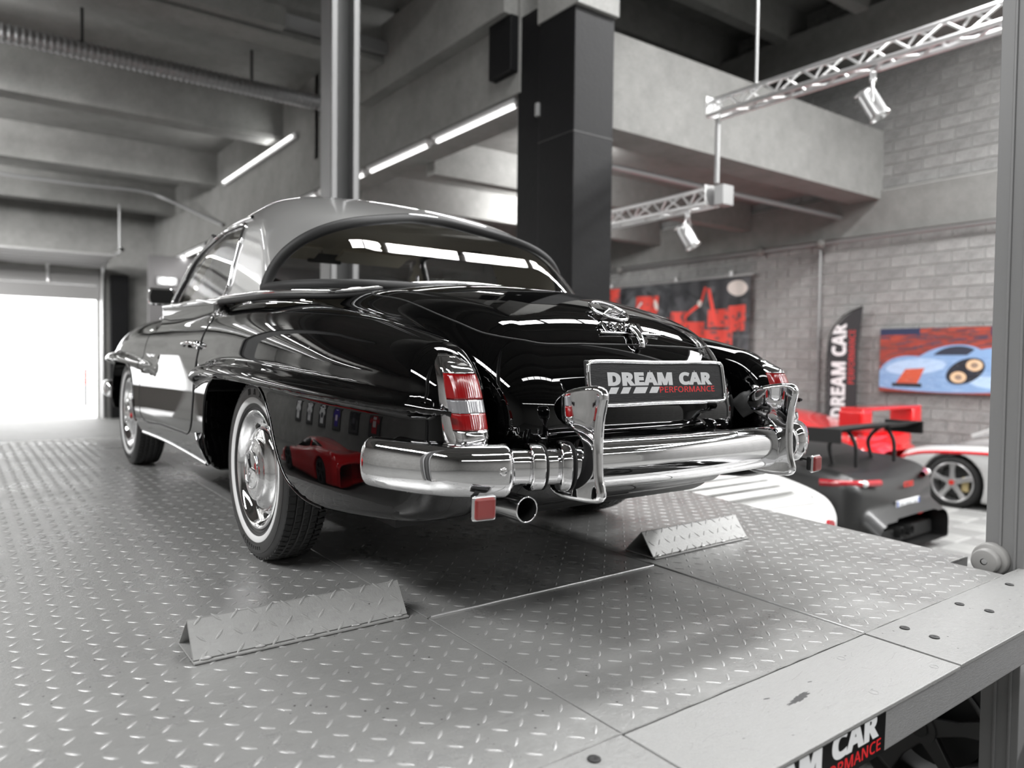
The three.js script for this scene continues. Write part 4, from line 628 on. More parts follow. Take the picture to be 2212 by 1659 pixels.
{
  const pw = 0.585, ph = 0.120;
  mesh('backing', rbox(pw + 0.012, ph + 0.012, 0.010, 0.006, 0, 0, -0.004), M.black, plate);
  const g = new THREE.PlaneGeometry(pw - 0.004, ph - 0.004).translate(0, 0, 0.0030); mesh('face', g, phy({ map: plateTex, color: g3(0.62), roughness: 0.36, specularIntensity: 0.4, bumpMap: texConcreteB, bumpScale: 0.0004 }), plate);
  const lp = smoothLoop([[-pw / 2 + 0.02, -ph / 2], [0, -ph / 2], [pw / 2 - 0.02, -ph / 2], [pw / 2 - 0.004, -ph / 2 + 0.004], [pw / 2, -ph / 2 + 0.02], [pw / 2, ph / 2 - 0.02], [pw / 2 - 0.004, ph / 2 - 0.004], [pw / 2 - 0.02, ph / 2], [0, ph / 2], [-pw / 2 + 0.02, ph / 2], [-pw / 2 + 0.004, ph / 2 - 0.004], [-pw / 2, ph / 2 - 0.02], [-pw / 2, -ph / 2 + 0.02], [-pw / 2 + 0.004, -ph / 2 + 0.004]], 120);
  mesh('frame', tube(lp.map(([a, b]) => V3(a, b, 0.004)), 0.0062, 240, 10, true), M.chrome, plate);
  mesh('plinth', rbox(0.34, 0.07, 0.08, 0.02, 0, 0, -0.045), M.paintBlack, plate);
}
// ---------- lid ornaments, locks, cap, pipes ----------
function onLid(o, x, z, lift = 0.004) { const p = topProj(x, z), g = grad(FB0, ...p, 0.004), n = V3(g[0], g[1], g[2]), fx = V3(1, 0, 0), fz = fx.clone().cross(n).normalize(); o.quaternion.setFromRotationMatrix(new THREE.Matrix4().makeBasis(fz.clone().cross(n).negate().multiplyScalar(-1).lengthSq() ? n.clone().cross(fz).normalize() : fx, n, fz)); o.position.set(p[0] + n.x * lift, p[1] + n.y * lift, p[2] + n.z * lift); return o; }
{
  const e = group('star_emblem', lid); onLid(e, 0, 0.792, 0.014); e.scale.setScalar(1.22); e.rotateX(0.03);
  const s = []; for (let i = 0; i < 3; i++) { const a = i * 2.0944 + Math.PI; const P = [0, 0.010, 0, -0.008, 0, 0.0, 0.008, 0, 0.0, Math.sin(0), 0.003, 0.05]; const g = new THREE.ConeGeometry(0.0105, 0.052, 4).rotateX(Math.PI / 2).scale(1, 0.7, 1).translate(0, 0, 0.024).rotateY(a); s.push(g); }
  const sg = merge(s); mesh('star', sg, M.chrome, e); mesh('ring', new THREE.TorusGeometry(0.053, 0.0042, 10, 56).rotateX(Math.PI / 2), M.chrome, e); for (const q of [-1, 1]) mesh('mount', cyl(0.003, 0.02, 8).translate(q * 0.05, -0.006, 0), M.chrome, e);
  const t = group('model_script', lid); onLid(t, 0.008, 0.868, 0.006); t.scale.setScalar(1.25); t.rotateX(0.10);
  const g = text3('190 SL', 0.030, 0.004, 0.0006); const w = g.boundingBox.max.x - g.boundingBox.min.x; g.scale(0.165 / w, 1, 1); g.translate(-0.0975, 0, 0); g.rotateX(-Math.PI / 2); g.translate(0, 0, 0.012); mesh('letters', g, M.chrome, t); mesh('bar', rbox(0.212, 0.006, 0.005, 0.002, 0.005, 0.002, 0.0165), M.chrome, t);
  const h = group('lid_handle', lid); onLid(h, 0.015, 0.893, 0.0); h.scale.setScalar(1.15);
  mesh('grip', sweep(curvePts([V3(0, 0.002, -0.035), V3(0, 0.016, -0.025), V3(0, 0.021, 0.0), V3(0, 0.016, 0.03), V3(0, 0.006, 0.042)], 20), t => ell(0.013 - 0.004 * t, 0.008, 16, 2.5)), M.chrome, h); mesh('lock', cyl(0.012, 0.014, 20).translate(0.025, 0.006, 0.015), M.chrome, h);
}
{
  const f = group('fuel_cap', car); f.position.set(0.545, 0.605, 0.955); f.quaternion.setFromUnitVectors(V3(0, 1, 0), V3(0.42, 0.62, 0.66).normalize());
  mesh('neck', lathe([[0.036, -0.05], [0.040, -0.01], [0.038, 0.004], [0.033, 0.012], [0.030, 0.03]], 32), M.rubber, f); mesh('cap', lathe([[0.0, 0.060], [0.014, 0.059], [0.028, 0.055], [0.038, 0.047], [0.041, 0.040], [0.039, 0.026], [0.0, 0.026]], 32), M.chrome, f); mesh('tab', rbox(0.014, 0.012, 0.04, 0.004, 0, 0.058, 0), M.chrome, f);
  const ex = group('exhaust', car); const pts = curvePts([V3(-0.556, 0.366, 0.35), V3(-0.557, 0.369, 0.7), V3(-0.558, 0.372, 0.95), V3(-0.560, 0.374, 1.105)], 24);
  const pg = []; mesh('pipe', new THREE.TubeGeometry(new THREE.CatmullRomCurve3(pts), 40, 0.0325, 28), std({ color: g3(0.55), roughness: 0.16, metalness: 1 }), ex); mesh('bore', new THREE.TubeGeometry(new THREE.CatmullRomCurve3(pts.slice(14)), 20, 0.0297, 28), M.black, ex); mesh('tip_ring', new THREE.TorusGeometry(0.0311, 0.0019, 8, 40).rotateY(-0.01).translate(-0.560, 0.374, 1.1055), M.chrome, ex);
  mesh('silencer', new THREE.CapsuleGeometry(0.075, 0.4, 8, 20).rotateX(Math.PI / 2).translate(-0.45, 0.31, 0.42), M.darkSteel, ex);
  mesh('bore_end', cyl(0.0295, 0.004, 24).rotateX(Math.PI / 2).translate(-0.558, 0.372, 0.99), M.black, ex);
}
const reflRed = phy({ color: g3(0.32, 0.007, 0.004), roughness: 0.3, clearcoat: 1, bumpMap: noiseTex(64, (u, v) => Math.max(0, Math.cos(u * 50)) * Math.max(0, Math.cos(v * 50)), false, 24), bumpScale: 0.0015 });
for (const s of [-1, 1]) {
  const r = group('reflector', car); r.position.set(s * 0.70, 0.396, 1.12); r.rotation.y = s * 0.12;
  mesh('lens', rbox(0.054, 0.052, 0.016, 0.010, 0, 0, 0.006, 4), reflRed, r); mesh('bezel', rbox(0.062, 0.060, 0.012, 0.012, 0, 0, 0, 4), M.chrome, r); mesh('holder', rbox(0.05, 0.05, 0.02, 0.008, 0, 0, -0.012, 2), M.black, r); mesh('hanger', merge([box(0.014, 0.035, 0.006, 0, 0.022, -0.05), box(0.014, 0.006, 0.04, 0, 0.012, -0.032)]), M.black, r);
}
// underside: floor, spare well, axle, flaps
mesh('valance', nets((x, y, z) => fil(fil(Math.abs(x) - 0.50, Math.abs(z - 0.66) - 0.24 + 0.8 * Math.max(0, 0.36 - y), 0.08), Math.abs(y - 0.36) - 0.085, 0.05), [-0.65, 0.2, 0.4], [0.65, 0.46, 1.02], 0.012), std({ color: g3(0.006), roughness: 0.45 }), car);
mesh('floor_pan', bx(-0.62, 0.62, 0.22, 0.27, -2.9, 0.55), M.black, car);
mesh('rear_axle', bar(V3(-0.7, 0.315, -0.095), V3(0.7, 0.315, -0.095), 0.045, 16), M.darkSteel, car);
for (const q of [-0.48, 0.48]) mesh('wheel_tub', bx(q - 0.01, q + 0.01, 0.26, 0.7, -0.75, 0.55), M.black, car);
{ // wing mirrors
  for (const s of [-1, 1]) {
    const p = topProj(s * 0.66, -2.27), m = group('wing_mirror', car); m.position.set(p[0], p[1], p[2]); m.rotation.y = s * 0.25;
    mesh('stalk', tube([V3(0, -0.01, 0), V3(0, 0.03, 0), V3(0, 0.09, 0.005)], 0.0075, 16, 10), M.chrome, m); mesh('foot', lathe([[0.030, -0.01], [0.026, 0.004], [0.012, 0.016], [0.008, 0.03]], 20).scale(1, 1, 1.6), M.chrome, m);
    const sh = new THREE.Shape(); sh.moveTo(-0.075, -0.035); sh.quadraticCurveTo(-0.088, 0.0, -0.07, 0.042); sh.lineTo(0.03, 0.042); sh.quadraticCurveTo(0.045, 0.04, 0.055, 0.02); sh.lineTo(0.078, -0.03); sh.quadraticCurveTo(0.078, -0.042, 0.06, -0.042); sh.lineTo(-0.065, -0.042);
    const hg = new THREE.ExtrudeGeometry(sh, { depth: 0.02, bevelEnabled: true, bevelSize: 0.010, bevelThickness: 0.016, bevelSegments: 5, curveSegments: 10 }); hg.translate(0, 0.135, -0.03); mesh('shell', hg, M.chrome, m);
    const gg = new THREE.ShapeGeometry(sh, 10); gg.scale(0.95, 0.95, 1); gg.translate(0, 0.135, 0.0068); mesh('mirror_glass', gg, phy({ color: g3(0.012), roughness: 0.12, specularIntensity: 0.5 }), m);
  }
  // front bumper horn and head lamps, mostly unseen
  const fb = group('front_bumper', car); mesh('bar', sweep(curvePts([V3(-0.82, 0.43, -3.02), V3(-0.80, 0.43, -3.25), V3(-0.6, 0.43, -3.45), V3(0, 0.43, -3.52), V3(0.6, 0.43, -3.45), V3(0.80, 0.43, -3.25), V3(0.82, 0.43, -3.02)], 60), () => ell(0.04, 0.055, 20, 2.4)), M.chrome, fb);
  for (const s of [-1, 1]) { const hl = group('head_lamp', car); hl.position.set(s * 0.63, 0.62, -3.24); mesh('ring', new THREE.TorusGeometry(0.095, 0.014, 10, 40), M.chrome, hl); mesh('glass', new THREE.SphereGeometry(0.095, 24, 12, 0, Math.PI * 2, 0, Math.PI / 2).rotateX(-Math.PI / 2).scale(1, 1, 0.4), M.chromeSoft, hl); }
}
// ---------- car lift ----------
const speckTex = canvasTex(1024, 1024, (c, w, h) => { c.fillStyle = '#d2d2d1'; c.fillRect(0, 0, w, h); for (let i = 0; i < 5200; i++) { const v = 190 + rnd() * 40 | 0; c.fillStyle = `rgba(${v},${v},${v},0.35)`; c.fillRect(rnd() * w, rnd() * h, 2 + rnd() * 18, 2 + rnd() * 5); } for (let i = 0; i < 130; i++) { c.fillStyle = 'rgba(48,46,44,0.8)'; c.beginPath(); c.ellipse(rnd() * w, rnd() * h, 0.8 + rnd() * 1.8, 0.6 + rnd() * 1.2, rnd() * 3, 0, 7); c.fill(); } for (let i = 0; i < 60; i++) { c.strokeStyle = 'rgba(110,108,105,0.35)'; c.lineWidth = 0.8; c.beginPath(); const x = rnd() * w, y = rnd() * h; c.moveTo(x, y); c.lineTo(x + 90 * (rnd() - 0.5), y + 60 * (rnd() - 0.5)); c.stroke(); } });
speckTex.wrapS = speckTex.wrapT = THREE.RepeatWrapping; speckTex.repeat.set(0.7, 0.7);
const grain = noiseTex(512, (u, v) => 0.5 + 0.5 * (L200(u, v) - 0.5) + 0.5 * (L64(u, v) - 0.5) + 0.5 * (L200(u * 3, v * 3) - 0.5), false, 2.2);
const roughT = noiseTex(256, (u, v) => 0.75 + 0.5 * (cloudy(u, v) - 0.5), false, 0.8);
const deckMat = std({ color: g3(0.54, 0.54, 0.535), metalness: 0.45, roughness: 0.40, roughnessMap: roughT, map: speckTex, bumpMap: grain, bumpScale: 0.0005 });
const chipTex = canvasTex(1024, 512, (c, w, h) => { c.fillStyle = '#dcdcdb'; c.fillRect(0, 0, w, h); for (let i = 0; i < 3000; i++) { const v = 195 + rnd() * 40 | 0; c.fillStyle = `rgba(${v},${v},${v},0.35)`; c.fillRect(rnd() * w, rnd() * h, 2 + rnd() * 30, 1 + rnd() * 3); } c.fillStyle = '#58585a'; c.beginPath(); const cx = w * 0.47, cy = h * 0.46; for (let i = 0; i < 40; i++) { const a = i / 40 * 6.283, r = (0.75 + 0.5 * rnd()); c.lineTo(cx + Math.cos(a) * 50 * r, cy + Math.sin(a) * 17 * r - Math.cos(a) * 10); } c.fill(); for (const [x, y, r] of [[0.40, 0.30, 8], [0.57, 0.33, 6], [0.2, 0.6, 3], [0.8, 0.2, 3], [0.66, 0.75, 3], [0.3, 0.8, 3]]) { c.beginPath(); c.ellipse(w * x, h * y, r * 1.4, r * 0.6, 0.5, 0, 7); c.fill(); } for (let i = 0; i < 50; i++) { c.fillStyle = 'rgba(60,58,56,0.7)'; c.fillRect(rnd() * w, rnd() * h, 1 + rnd() * 3, 1 + rnd() * 2); } c.strokeStyle = 'rgba(120,118,115,0.6)'; c.lineWidth = 1; for (let i = 0; i < 26; i++) { c.beginPath(); const x = rnd() * w, y = rnd() * h; c.moveTo(x, y); c.quadraticCurveTo(x + 60 * (rnd() - 0.5), y + 40 * (rnd() - 0.5), x + 150 * (rnd() - 0.5), y + 80 * (rnd() - 0.5)); c.stroke(); } });
const edgeMat = std({ color: g3(0.39, 0.39, 0.386), metalness: 0.25, roughness: 0.48, map: chipTex, bumpMap: grain, bumpScale: 0.0008 });
const edgeMat2 = edgeMat.clone(); edgeMat2.map = speckTex;
const lift = group('lift_platform'); tag(lift, 'raised steel car lift platform with silver tread plates under the black coupe', 'car lift'); onDeck(lift);
// one raised lozenge of the tread
const loz = (() => { const P = [0, 1, 0], N = 8, I = [], L = 0.0195, Wd = 0.0042, H = 0.0015; const ring = (k, y) => { for (let i = 0; i < 2 * N; i++) { const t = i / N - (i < N ? 0 : 1), s = -1 + 2 * t, w = Math.pow(1 - s * s, 0.8); P.push((i < N ? s : -s) * L * k, y, (i < N ? 1 : -1) * w * Wd * k); } }; P[1] = H; ring(0.55, H * 0.86); ring(0.86, H * 0.42); ring(1.0, -0.0003); const m = 2 * N; for (let i = 0; i < m; i++) { const j = (i + 1) % m; I.push(0, 1 + i, 1 + j); for (let r = 0; r < 2; r++) { const a = 1 + r * m; I.push(a + i, a + m + i, a + j, a + j, a + m + i, a + m + j); } } const g = new THREE.BufferGeometry(); g.setAttribute('position', new THREE.Float32BufferAttribute(P, 3)); g.setIndex(I); g.computeVertexNormals(); return boxUV(g); })();
const lozMat = std({ color: g3(0.44, 0.44, 0.435), metalness: 0.45, roughness: 0.36 });
function treads(parent, inside, x0, x1, z0, z1, y, pitch = 0.054, sc = 1) {
  const mats = [], q = new THREE.Quaternion(), m4 = new THREE.Matrix4();
  for (let i = Math.ceil(x0 / pitch); i * pitch < x1; i++) for (let j = Math.ceil(z0 / pitch); j * pitch < z1; j++) { const x = i * pitch, z = j * pitch; if (!inside(x, z)) continue; q.setFromAxisAngle(V3(0, 1, 0), (i + j) % 2 ? Math.PI / 4 : -Math.PI / 4); mats.push(m4.compose(V3(x, y, z), q, V3(sc, 1, sc)).clone()); }
  const im = new THREE.InstancedMesh(loz, lozMat, mats.length); mats.forEach((m, k) => im.setMatrixAt(k, m)); im.name = 'tread_pattern'; im.userData.kind = 'stuff'; im.castShadow = im.receiveShadow = true; parent.add(im); return im;
}
// plates: outline in (x, z), cut as polygons, 5 mm gap
function plate2(name, pts, th, mat, y = 0) { const s = new THREE.Shape(pts.map(([x, z]) => new THREE.Vector2(x, -z))); const g = new THREE.ExtrudeGeometry(s, { depth: th - 0.003, bevelEnabled: true, bevelSize: 0.0018, bevelThickness: 0.0015, bevelOffset: -0.0018, bevelSegments: 2 }); g.rotateX(-Math.PI / 2); g.computeBoundingBox(); g.translate(0, y - g.boundingBox.max.y, 0); boxUV(g); return mesh(name, g, mat, lift); }
const A = -0.615, Bx = 0.335, G = 0.0022, ZE = 1.502, ZW = 0.735, ZF = -3.95;
const cols = [
  [[-1.75, ZF], [A - G, ZF], [A - G, -1.42], [-1.72, -1.42]], [[-1.72, -1.415], [A - G, -1.415], [A - G, ZE], [-1.60, ZE], [-1.60, 1.317], [-1.74, 1.317]],
  [[A + G, ZF], [Bx - G, ZF], [Bx - G, -1.30], [A + G, -1.30]], [[A + G, -1.296], [Bx - G, -1.296], [Bx - G, ZW - 0.003], [A + G, ZW - 0.003]], [[A + G, ZW + 0.003], [Bx - G, ZW + 0.003], [Bx - G, ZE], [A + G, ZE]],
  [[Bx + G, ZF], [1.62, ZF], [1.60, -1.42], [Bx + G, -1.42]], [[Bx + G, -1.415], [1.60, -1.415], [1.58, -0.2], [1.47, 1.317], [1.325, 1.317], [1.325, ZE], [Bx + G, ZE]],
];
for (const c of cols) { const p = plate2('tread_plate', c, 0.012, deckMat); const sd = polySD(c), xs = c.map(q => q[0]), zs = c.map(q => q[1]); treads(p, (x, z) => sd(x, z) < -0.019, Math.min(...xs), Math.max(...xs), Math.min(...zs), Math.max(...zs), 0.0); }
for (const [c, m] of [[[[-1.60, ZE + 0.002], [A - 0.004 - G, ZE + 0.002], [A - 0.004 - G, 1.752], [-1.60, 1.752]], edgeMat2], [[[A + G, ZE + 0.002], [Bx - G, ZE + 0.002], [Bx - G, 1.752], [A + G, 1.752]], edgeMat], [[[Bx + G, ZE + 0.002], [1.50, ZE + 0.002], [1.50, 1.752], [Bx + G, 1.752]], edgeMat2]]) { const p = plate2('edge_plate', c, 0.010, m, m === edgeMat ? -0.001 : 0.0015); if (m === edgeMat) { const uv = p.geometry.attributes.uv; for (let i = 0; i < uv.count; i++) uv.setXY(i, (uv.getX(i) - A) / 0.95, 1 - (uv.getY(i) - ZE) / 0.25); } }
mesh('weld_bead', tube(Array.from({ length: 24 }, (_, i) => V3(A + 0.01 + i * (Bx - A - 0.02) / 23, 0.0005 + 0.0004 * rnd(), ZW + 0.001 * (rnd() - 0.5))), 0.004, 120, 6), std({ color: g3(0.5), metalness: 0.5, roughness: 0.35 }), lift);
mesh('weld_bead', tube(Array.from({ length: 70 }, (_, i) => V3(-1.58 + i * 3.06 / 69, 0.0002 + 0.0008 * rnd(), ZE + 0.003 * (rnd() - 0.5))), 0.0022, 260, 5), deckMat, lift);
mesh('seam_weld', bar(V3(Bx + 0.004, -0.001, 0.7), V3(Bx + 0.004, -0.001, 1.50), 0.0045, 6), lozMat, lift);
// screws
for (const [x, z] of [[-0.73, 1.54], [0.47, 1.63], [0.47, 1.55], [0.83, 1.55], [0.84, 1.63], [1.20, 1.56], [1.21, 1.64], [-0.74, 1.63], [-1.2, 1.55], [-1.2, 1.63]]) { const s = mesh('screw', lathe([[0, 0.0008], [0.004, 0.0008], [0.0045, 0.0022], [0.0125, 0.0018], [0.0135, 0.0], [0, 0.0]], 24), M.black, lift); s.position.set(x, 0.0026, z); }
// welded-over plugs of the middle edge plate
for (const [x, z] of [[0.12, 1.555], [0.27, 1.715], [0.0, 1.70]]) { const s = mesh('plug', new THREE.TorusGeometry(0.010, 0.0006, 6, 24).rotateX(Math.PI / 2), std({ color: g3(0.3), roughness: 0.6 }), lift); s.position.set(x, -0.0008, z); }
// frame below: rear beam, side beams, cross beams
const frameMat = std({ color: g3(0.23), roughness: 0.45, metalness: 0.15, bumpMap: grain, bumpScale: 0.0006 });
mesh('rear_beam', rbox(3.10, 0.098, 0.07, 0.006, -0.05, -0.0625, 1.710), frameMat, lift);
for (const x of [-1.52, -0.64, -0.59, 0.31, 0.36, 1.28]) mesh('long_beam', rbox(0.05, 0.14, 5.5, 0.005, x, -0.085, -1.10), frameMat, lift);
for (let z = -3.85; z < 1.5; z += 0.75) mesh('cross_beam', rbox(2.9, 0.08, 0.06, 0.005, -0.08, -0.056, z), frameMat, lift);
mesh('recess_plate', rbox(0.17, 0.10, 0.008, 0.003, 1.405, -0.052, 1.313), frameMat, lift);
mesh('recess_side', rbox(0.006, 0.10, 0.18, 0.002, 1.319, -0.06, 1.41), frameMat, lift);
mesh('recess_floor', rbox(0.24, 0.012, 0.20, 0.003, 1.43, -0.11, 1.41), frameMat, lift);
// lettered sticker on the rear beam
{ const t = canvasTex(2048, 330, (c, w, h) => { c.fillStyle = '#0a0a0b'; c.fillRect(0, 0, w, h); logo(c, w * 0.03, -h * 0.12, w * 0.93, h * 1.02); for (let i = 0; i < 240; i++) { c.strokeStyle = `rgba(200,200,200,${0.1 + 0.3 * rnd()})`; c.lineWidth = 0.8; const a = rnd() * 6.28, x = w * (0.9 + 0.06 * Math.cos(a)), y = h * (0.5 + 0.3 * Math.sin(a)); c.beginPath(); c.moveTo(x, y); c.lineTo(x + 26 * (rnd() - 0.5), y + 20 * (rnd() - 0.5)); c.stroke(); } });
  mesh('sticker', new THREE.BoxGeometry(0.62, 0.092, 0.0012).translate(-0.345, -0.063, 1.7458), [M.black, M.black, M.black, M.black, std({ map: t, roughness: 0.3 }), M.black], lift); }
// guide rollers at the four corners
for (const [x, z, s] of [[1.435, 1.41, 1], [-1.66, 1.41, -1], [1.60, -3.6, 1], [-1.74, -3.6, -1]]) {
  const r = group('guide_roller', lift); r.position.set(x, 0.015, z); const nylon = std({ color: g3(0.33, 0.325, 0.315), roughness: 0.5 });
  mesh('wheel', lathe([[0.012, -0.05], [0.040, -0.05], [0.046, -0.046], [0.047, -0.018], [0.046, -0.012], [0.040, -0.010], [0.040, -0.006], [0.056, -0.004], [0.062, 0.002], [0.063, 0.030], [0.060, 0.037], [0.05, 0.040], [0.035, 0.040], [0.030, 0.034], [0.012, 0.034]], 40).rotateZ(Math.PI / 2 * -1), nylon, r);
  mesh('fork', merge([box(0.012, 0.10, 0.10, s * 0.075, -0.02, 0.045), box(0.16, 0.075, 0.012, s * 0.155, -0.035, 0.095)]), M.steel, r);
  mesh('axle', bar(V3(-0.045 * 1, 0, 0), V3(0.045, 0, 0), 0.010, 12), M.alu, r); mesh('bolt', cyl(0.021, 0.014, 6).rotateX(Math.PI / 2).translate(s * 0.145, -0.005, 0.105), M.alu, r)
}
// ---------- posts of the lift ----------
const postMat = std({ color: g3(0.23), roughness: 0.42, metalness: 0.15 });
function liftPost(label, x, z, turn, w, ny) {
  const p = group('lift_post'); tag(p, label, 'lift post', 'posts of the car lift'); p.position.set(x, 0, z); p.rotation.y = turn; const H = 6.6;
  mesh('web', rbox(0.012, H, w, 0.003, w * 0.42, H / 2, 0), postMat, p);
  for (const s of [-1, 1]) { mesh('flange', rbox(w * 0.84, H, 0.014, 0.004, 0, H / 2, s * (w / 2 - 0.007)), postMat, p); mesh('lip', rbox(0.014, H, w * 0.22, 0.004, -w * 0.42 + 0.007, H / 2, s * (w / 2 - w * 0.11)), postMat, p); }
  for (const q of [-0.28, 0.1]) mesh('stiffener', rbox(0.014, H, 0.010, 0.003, w * 0.42 + 0.008, H / 2, q * w), postMat, p); mesh('latch_ladder', rbox(0.01, H - 0.1, 0.05, 0.002, w * 0.40, H / 2, 0), M.darkSteel, p); mesh('foot_plate', rbox(w + 0.16, 0.02, w + 0.16, 0.004, 0, 0.012, 0), postMat, p); mesh('head_plate', rbox(w + 0.03, 0.016, w + 0.03, 0.004, 0, H, 0), postMat, p);
  if (ny) { const c = group('cable_clip', p); mesh('clip', rbox(0.03, 0.03, 0.03, 0.004, -w * 0.42 - 0.02, ny, w * 0.42), M.black, c); mesh('wire', bar(V3(-w * 0.42, ny + 1.2, w * 0.36), V3(-w * 0.42 - 0.012, ny, w * 0.36), 0.002, 5), M.black, c); }
  return p;
}
liftPost('grey steel lift post beside the guide roller at the rear right of the deck', 3.195, -1.145, Math.PI, 0.13, 2.34);
liftPost('grey steel lift post rising behind the hardtop at the far right of the deck', 2.98, -7.0, Math.PI / 2, 0.30);
liftPost('grey steel lift post at the rear left of the deck', -0.55, -1.05, Math.PI, 0.20);
liftPost('grey steel lift post at the far left of the deck', -0.55, -7.05, Math.PI, 0.30);
// ---------- wheel stops ----------
const stopMat = std({ color: g3(0.54, 0.54, 0.535), metalness: 0.2, roughness: 0.5, map: speckTex, bumpMap: grain, bumpScale: 0.0006 });
for (const [x0, x1, zn, zb, lab] of [[-1.233, -0.656, 0.705, 0.552, 'folded tread plate wheel stop behind the whitewall tyre, on the deck plate with dark specks'], [0.385, 0.958, 0.690, 0.535, 'folded tread plate wheel stop half in shade beyond the exhaust']]) {
  const st = group('wheel_stop'); tag(st, lab, 'wheel stop'); onDeck(st); const zt = (zn + zb) / 2 + 0.004, H = 0.088, th = 0.004, Lx = x1 - x0;
  const face = (za, zc) => { const len = Math.hypot(H - 0.008, zt - za), a = Math.atan2(H - 0.008, (zt - za)); return { len, a, mid: [(x0 + x1) / 2, 0.008 + (H - 0.008) / 2, (za + zt) / 2] }; };
  for (const [za, nm] of [[zn - 0.012, 'near_face'], [zb + 0.006, 'far_face']]) { const f = face(za), g = boxUV(rbox(Lx, th, f.len, 0.0015, 0, 0, 0, 1)); const m = mesh(nm, g, stopMat, st); m.position.set(...f.mid); m.rotation.x = -Math.atan2(H - 0.008, zt - za) * 1; if (zt - za < 0) m.rotation.x = Math.atan2(H - 0.008, za - zt);
    if (nm === 'near_face') treads(m, (x, z) => Math.abs(x) < Lx / 2 - 0.012 && Math.abs(z) < f.len / 2 - 0.006, -Lx / 2, Lx / 2, -f.len / 2, f.len / 2, 0.002, 0.044, 0.88).material = stopMat; }
  mesh('ridge', bar(V3(x0 + 0.001, H - 0.0015, zt), V3(x1 - 0.001, H - 0.0015, zt), 0.0032, 10), stopMat, st);
  mesh('base_plate', boxUV(rbox(Lx, 0.005, zn - zb, 0.0015, (x0 + x1) / 2, 0.0042, (zn + zb) / 2, 1)), stopMat, st);
  for (let i = 0; i < 5; i++) mesh('weld', new THREE.SphereGeometry(0.008, 10, 6).scale(1.7, 0.6, 0.7), lozMat, st).position.set(x0 + 0.03 + i * (Lx - 0.06) / 4, 0.010, zn - 0.009);
}
// ---------- the other cars of the hall ----------
function roadWheel(r, w, rimR, spokes, rimMat, capMat) {              // axis x, outer face -x
  const g = new THREE.Group(), T = q => q.rotateZ(Math.PI / 2);
  mesh('tyre', T(lathe([[rimR, -w / 2 + 0.01], [rimR + 0.02, -w / 2], [r - 0.03, -w / 2], [r, -w / 2 + 0.03], [r, w / 2 - 0.03], [r - 0.03, w / 2], [rimR + 0.02, w / 2], [rimR, w / 2 - 0.01]], 48)), M.rubber, g);
  mesh('rim', T(lathe([[rimR + 0.004, w / 2 - 0.012], [rimR + 0.004, w / 2 + 0.004], [rimR - 0.012, w / 2 + 0.004], [rimR - 0.022, w / 2 - 0.02], [rimR - 0.03, -w / 2 + 0.03], [rimR - 0.06, -w / 2 + 0.02]], 48)), rimMat, g);
  const sp = []; for (let i = 0; i < spokes; i++) { const a = i / spokes * Math.PI * 2, s = new THREE.Shape(); s.moveTo(-0.036, 0.03); s.lineTo(-0.022, rimR * 0.6); s.lineTo(-0.036, rimR - 0.012); s.lineTo(0.036, rimR - 0.012); s.lineTo(0.022, rimR * 0.6); s.lineTo(0.036, 0.03); const e = new THREE.ExtrudeGeometry(s, { depth: 0.02, bevelEnabled: true, bevelSize: 0.005, bevelThickness: 0.006, bevelSegments: 2 }); e.rotateY(-Math.PI / 2); e.translate(-w / 2 + 0.022, 0, 0); e.rotateX(a); mesh('spoke', e, rimMat, g); }
  mesh('hub', cyl(0.065, 0.05, 24).rotateZ(Math.PI / 2).translate(-w / 2 + 0.01, 0, 0), rimMat, g); mesh('centre_cap', cyl(0.034, 0.012, 20).rotateZ(Math.PI / 2).translate(-w / 2 - 0.02, 0, 0), capMat, g);
  mesh('brake_disc', cyl(rimR * 0.72, 0.02, 32).rotateZ(Math.PI / 2).translate(0.0, 0, 0), M.darkSteel, g);
  return g;
}
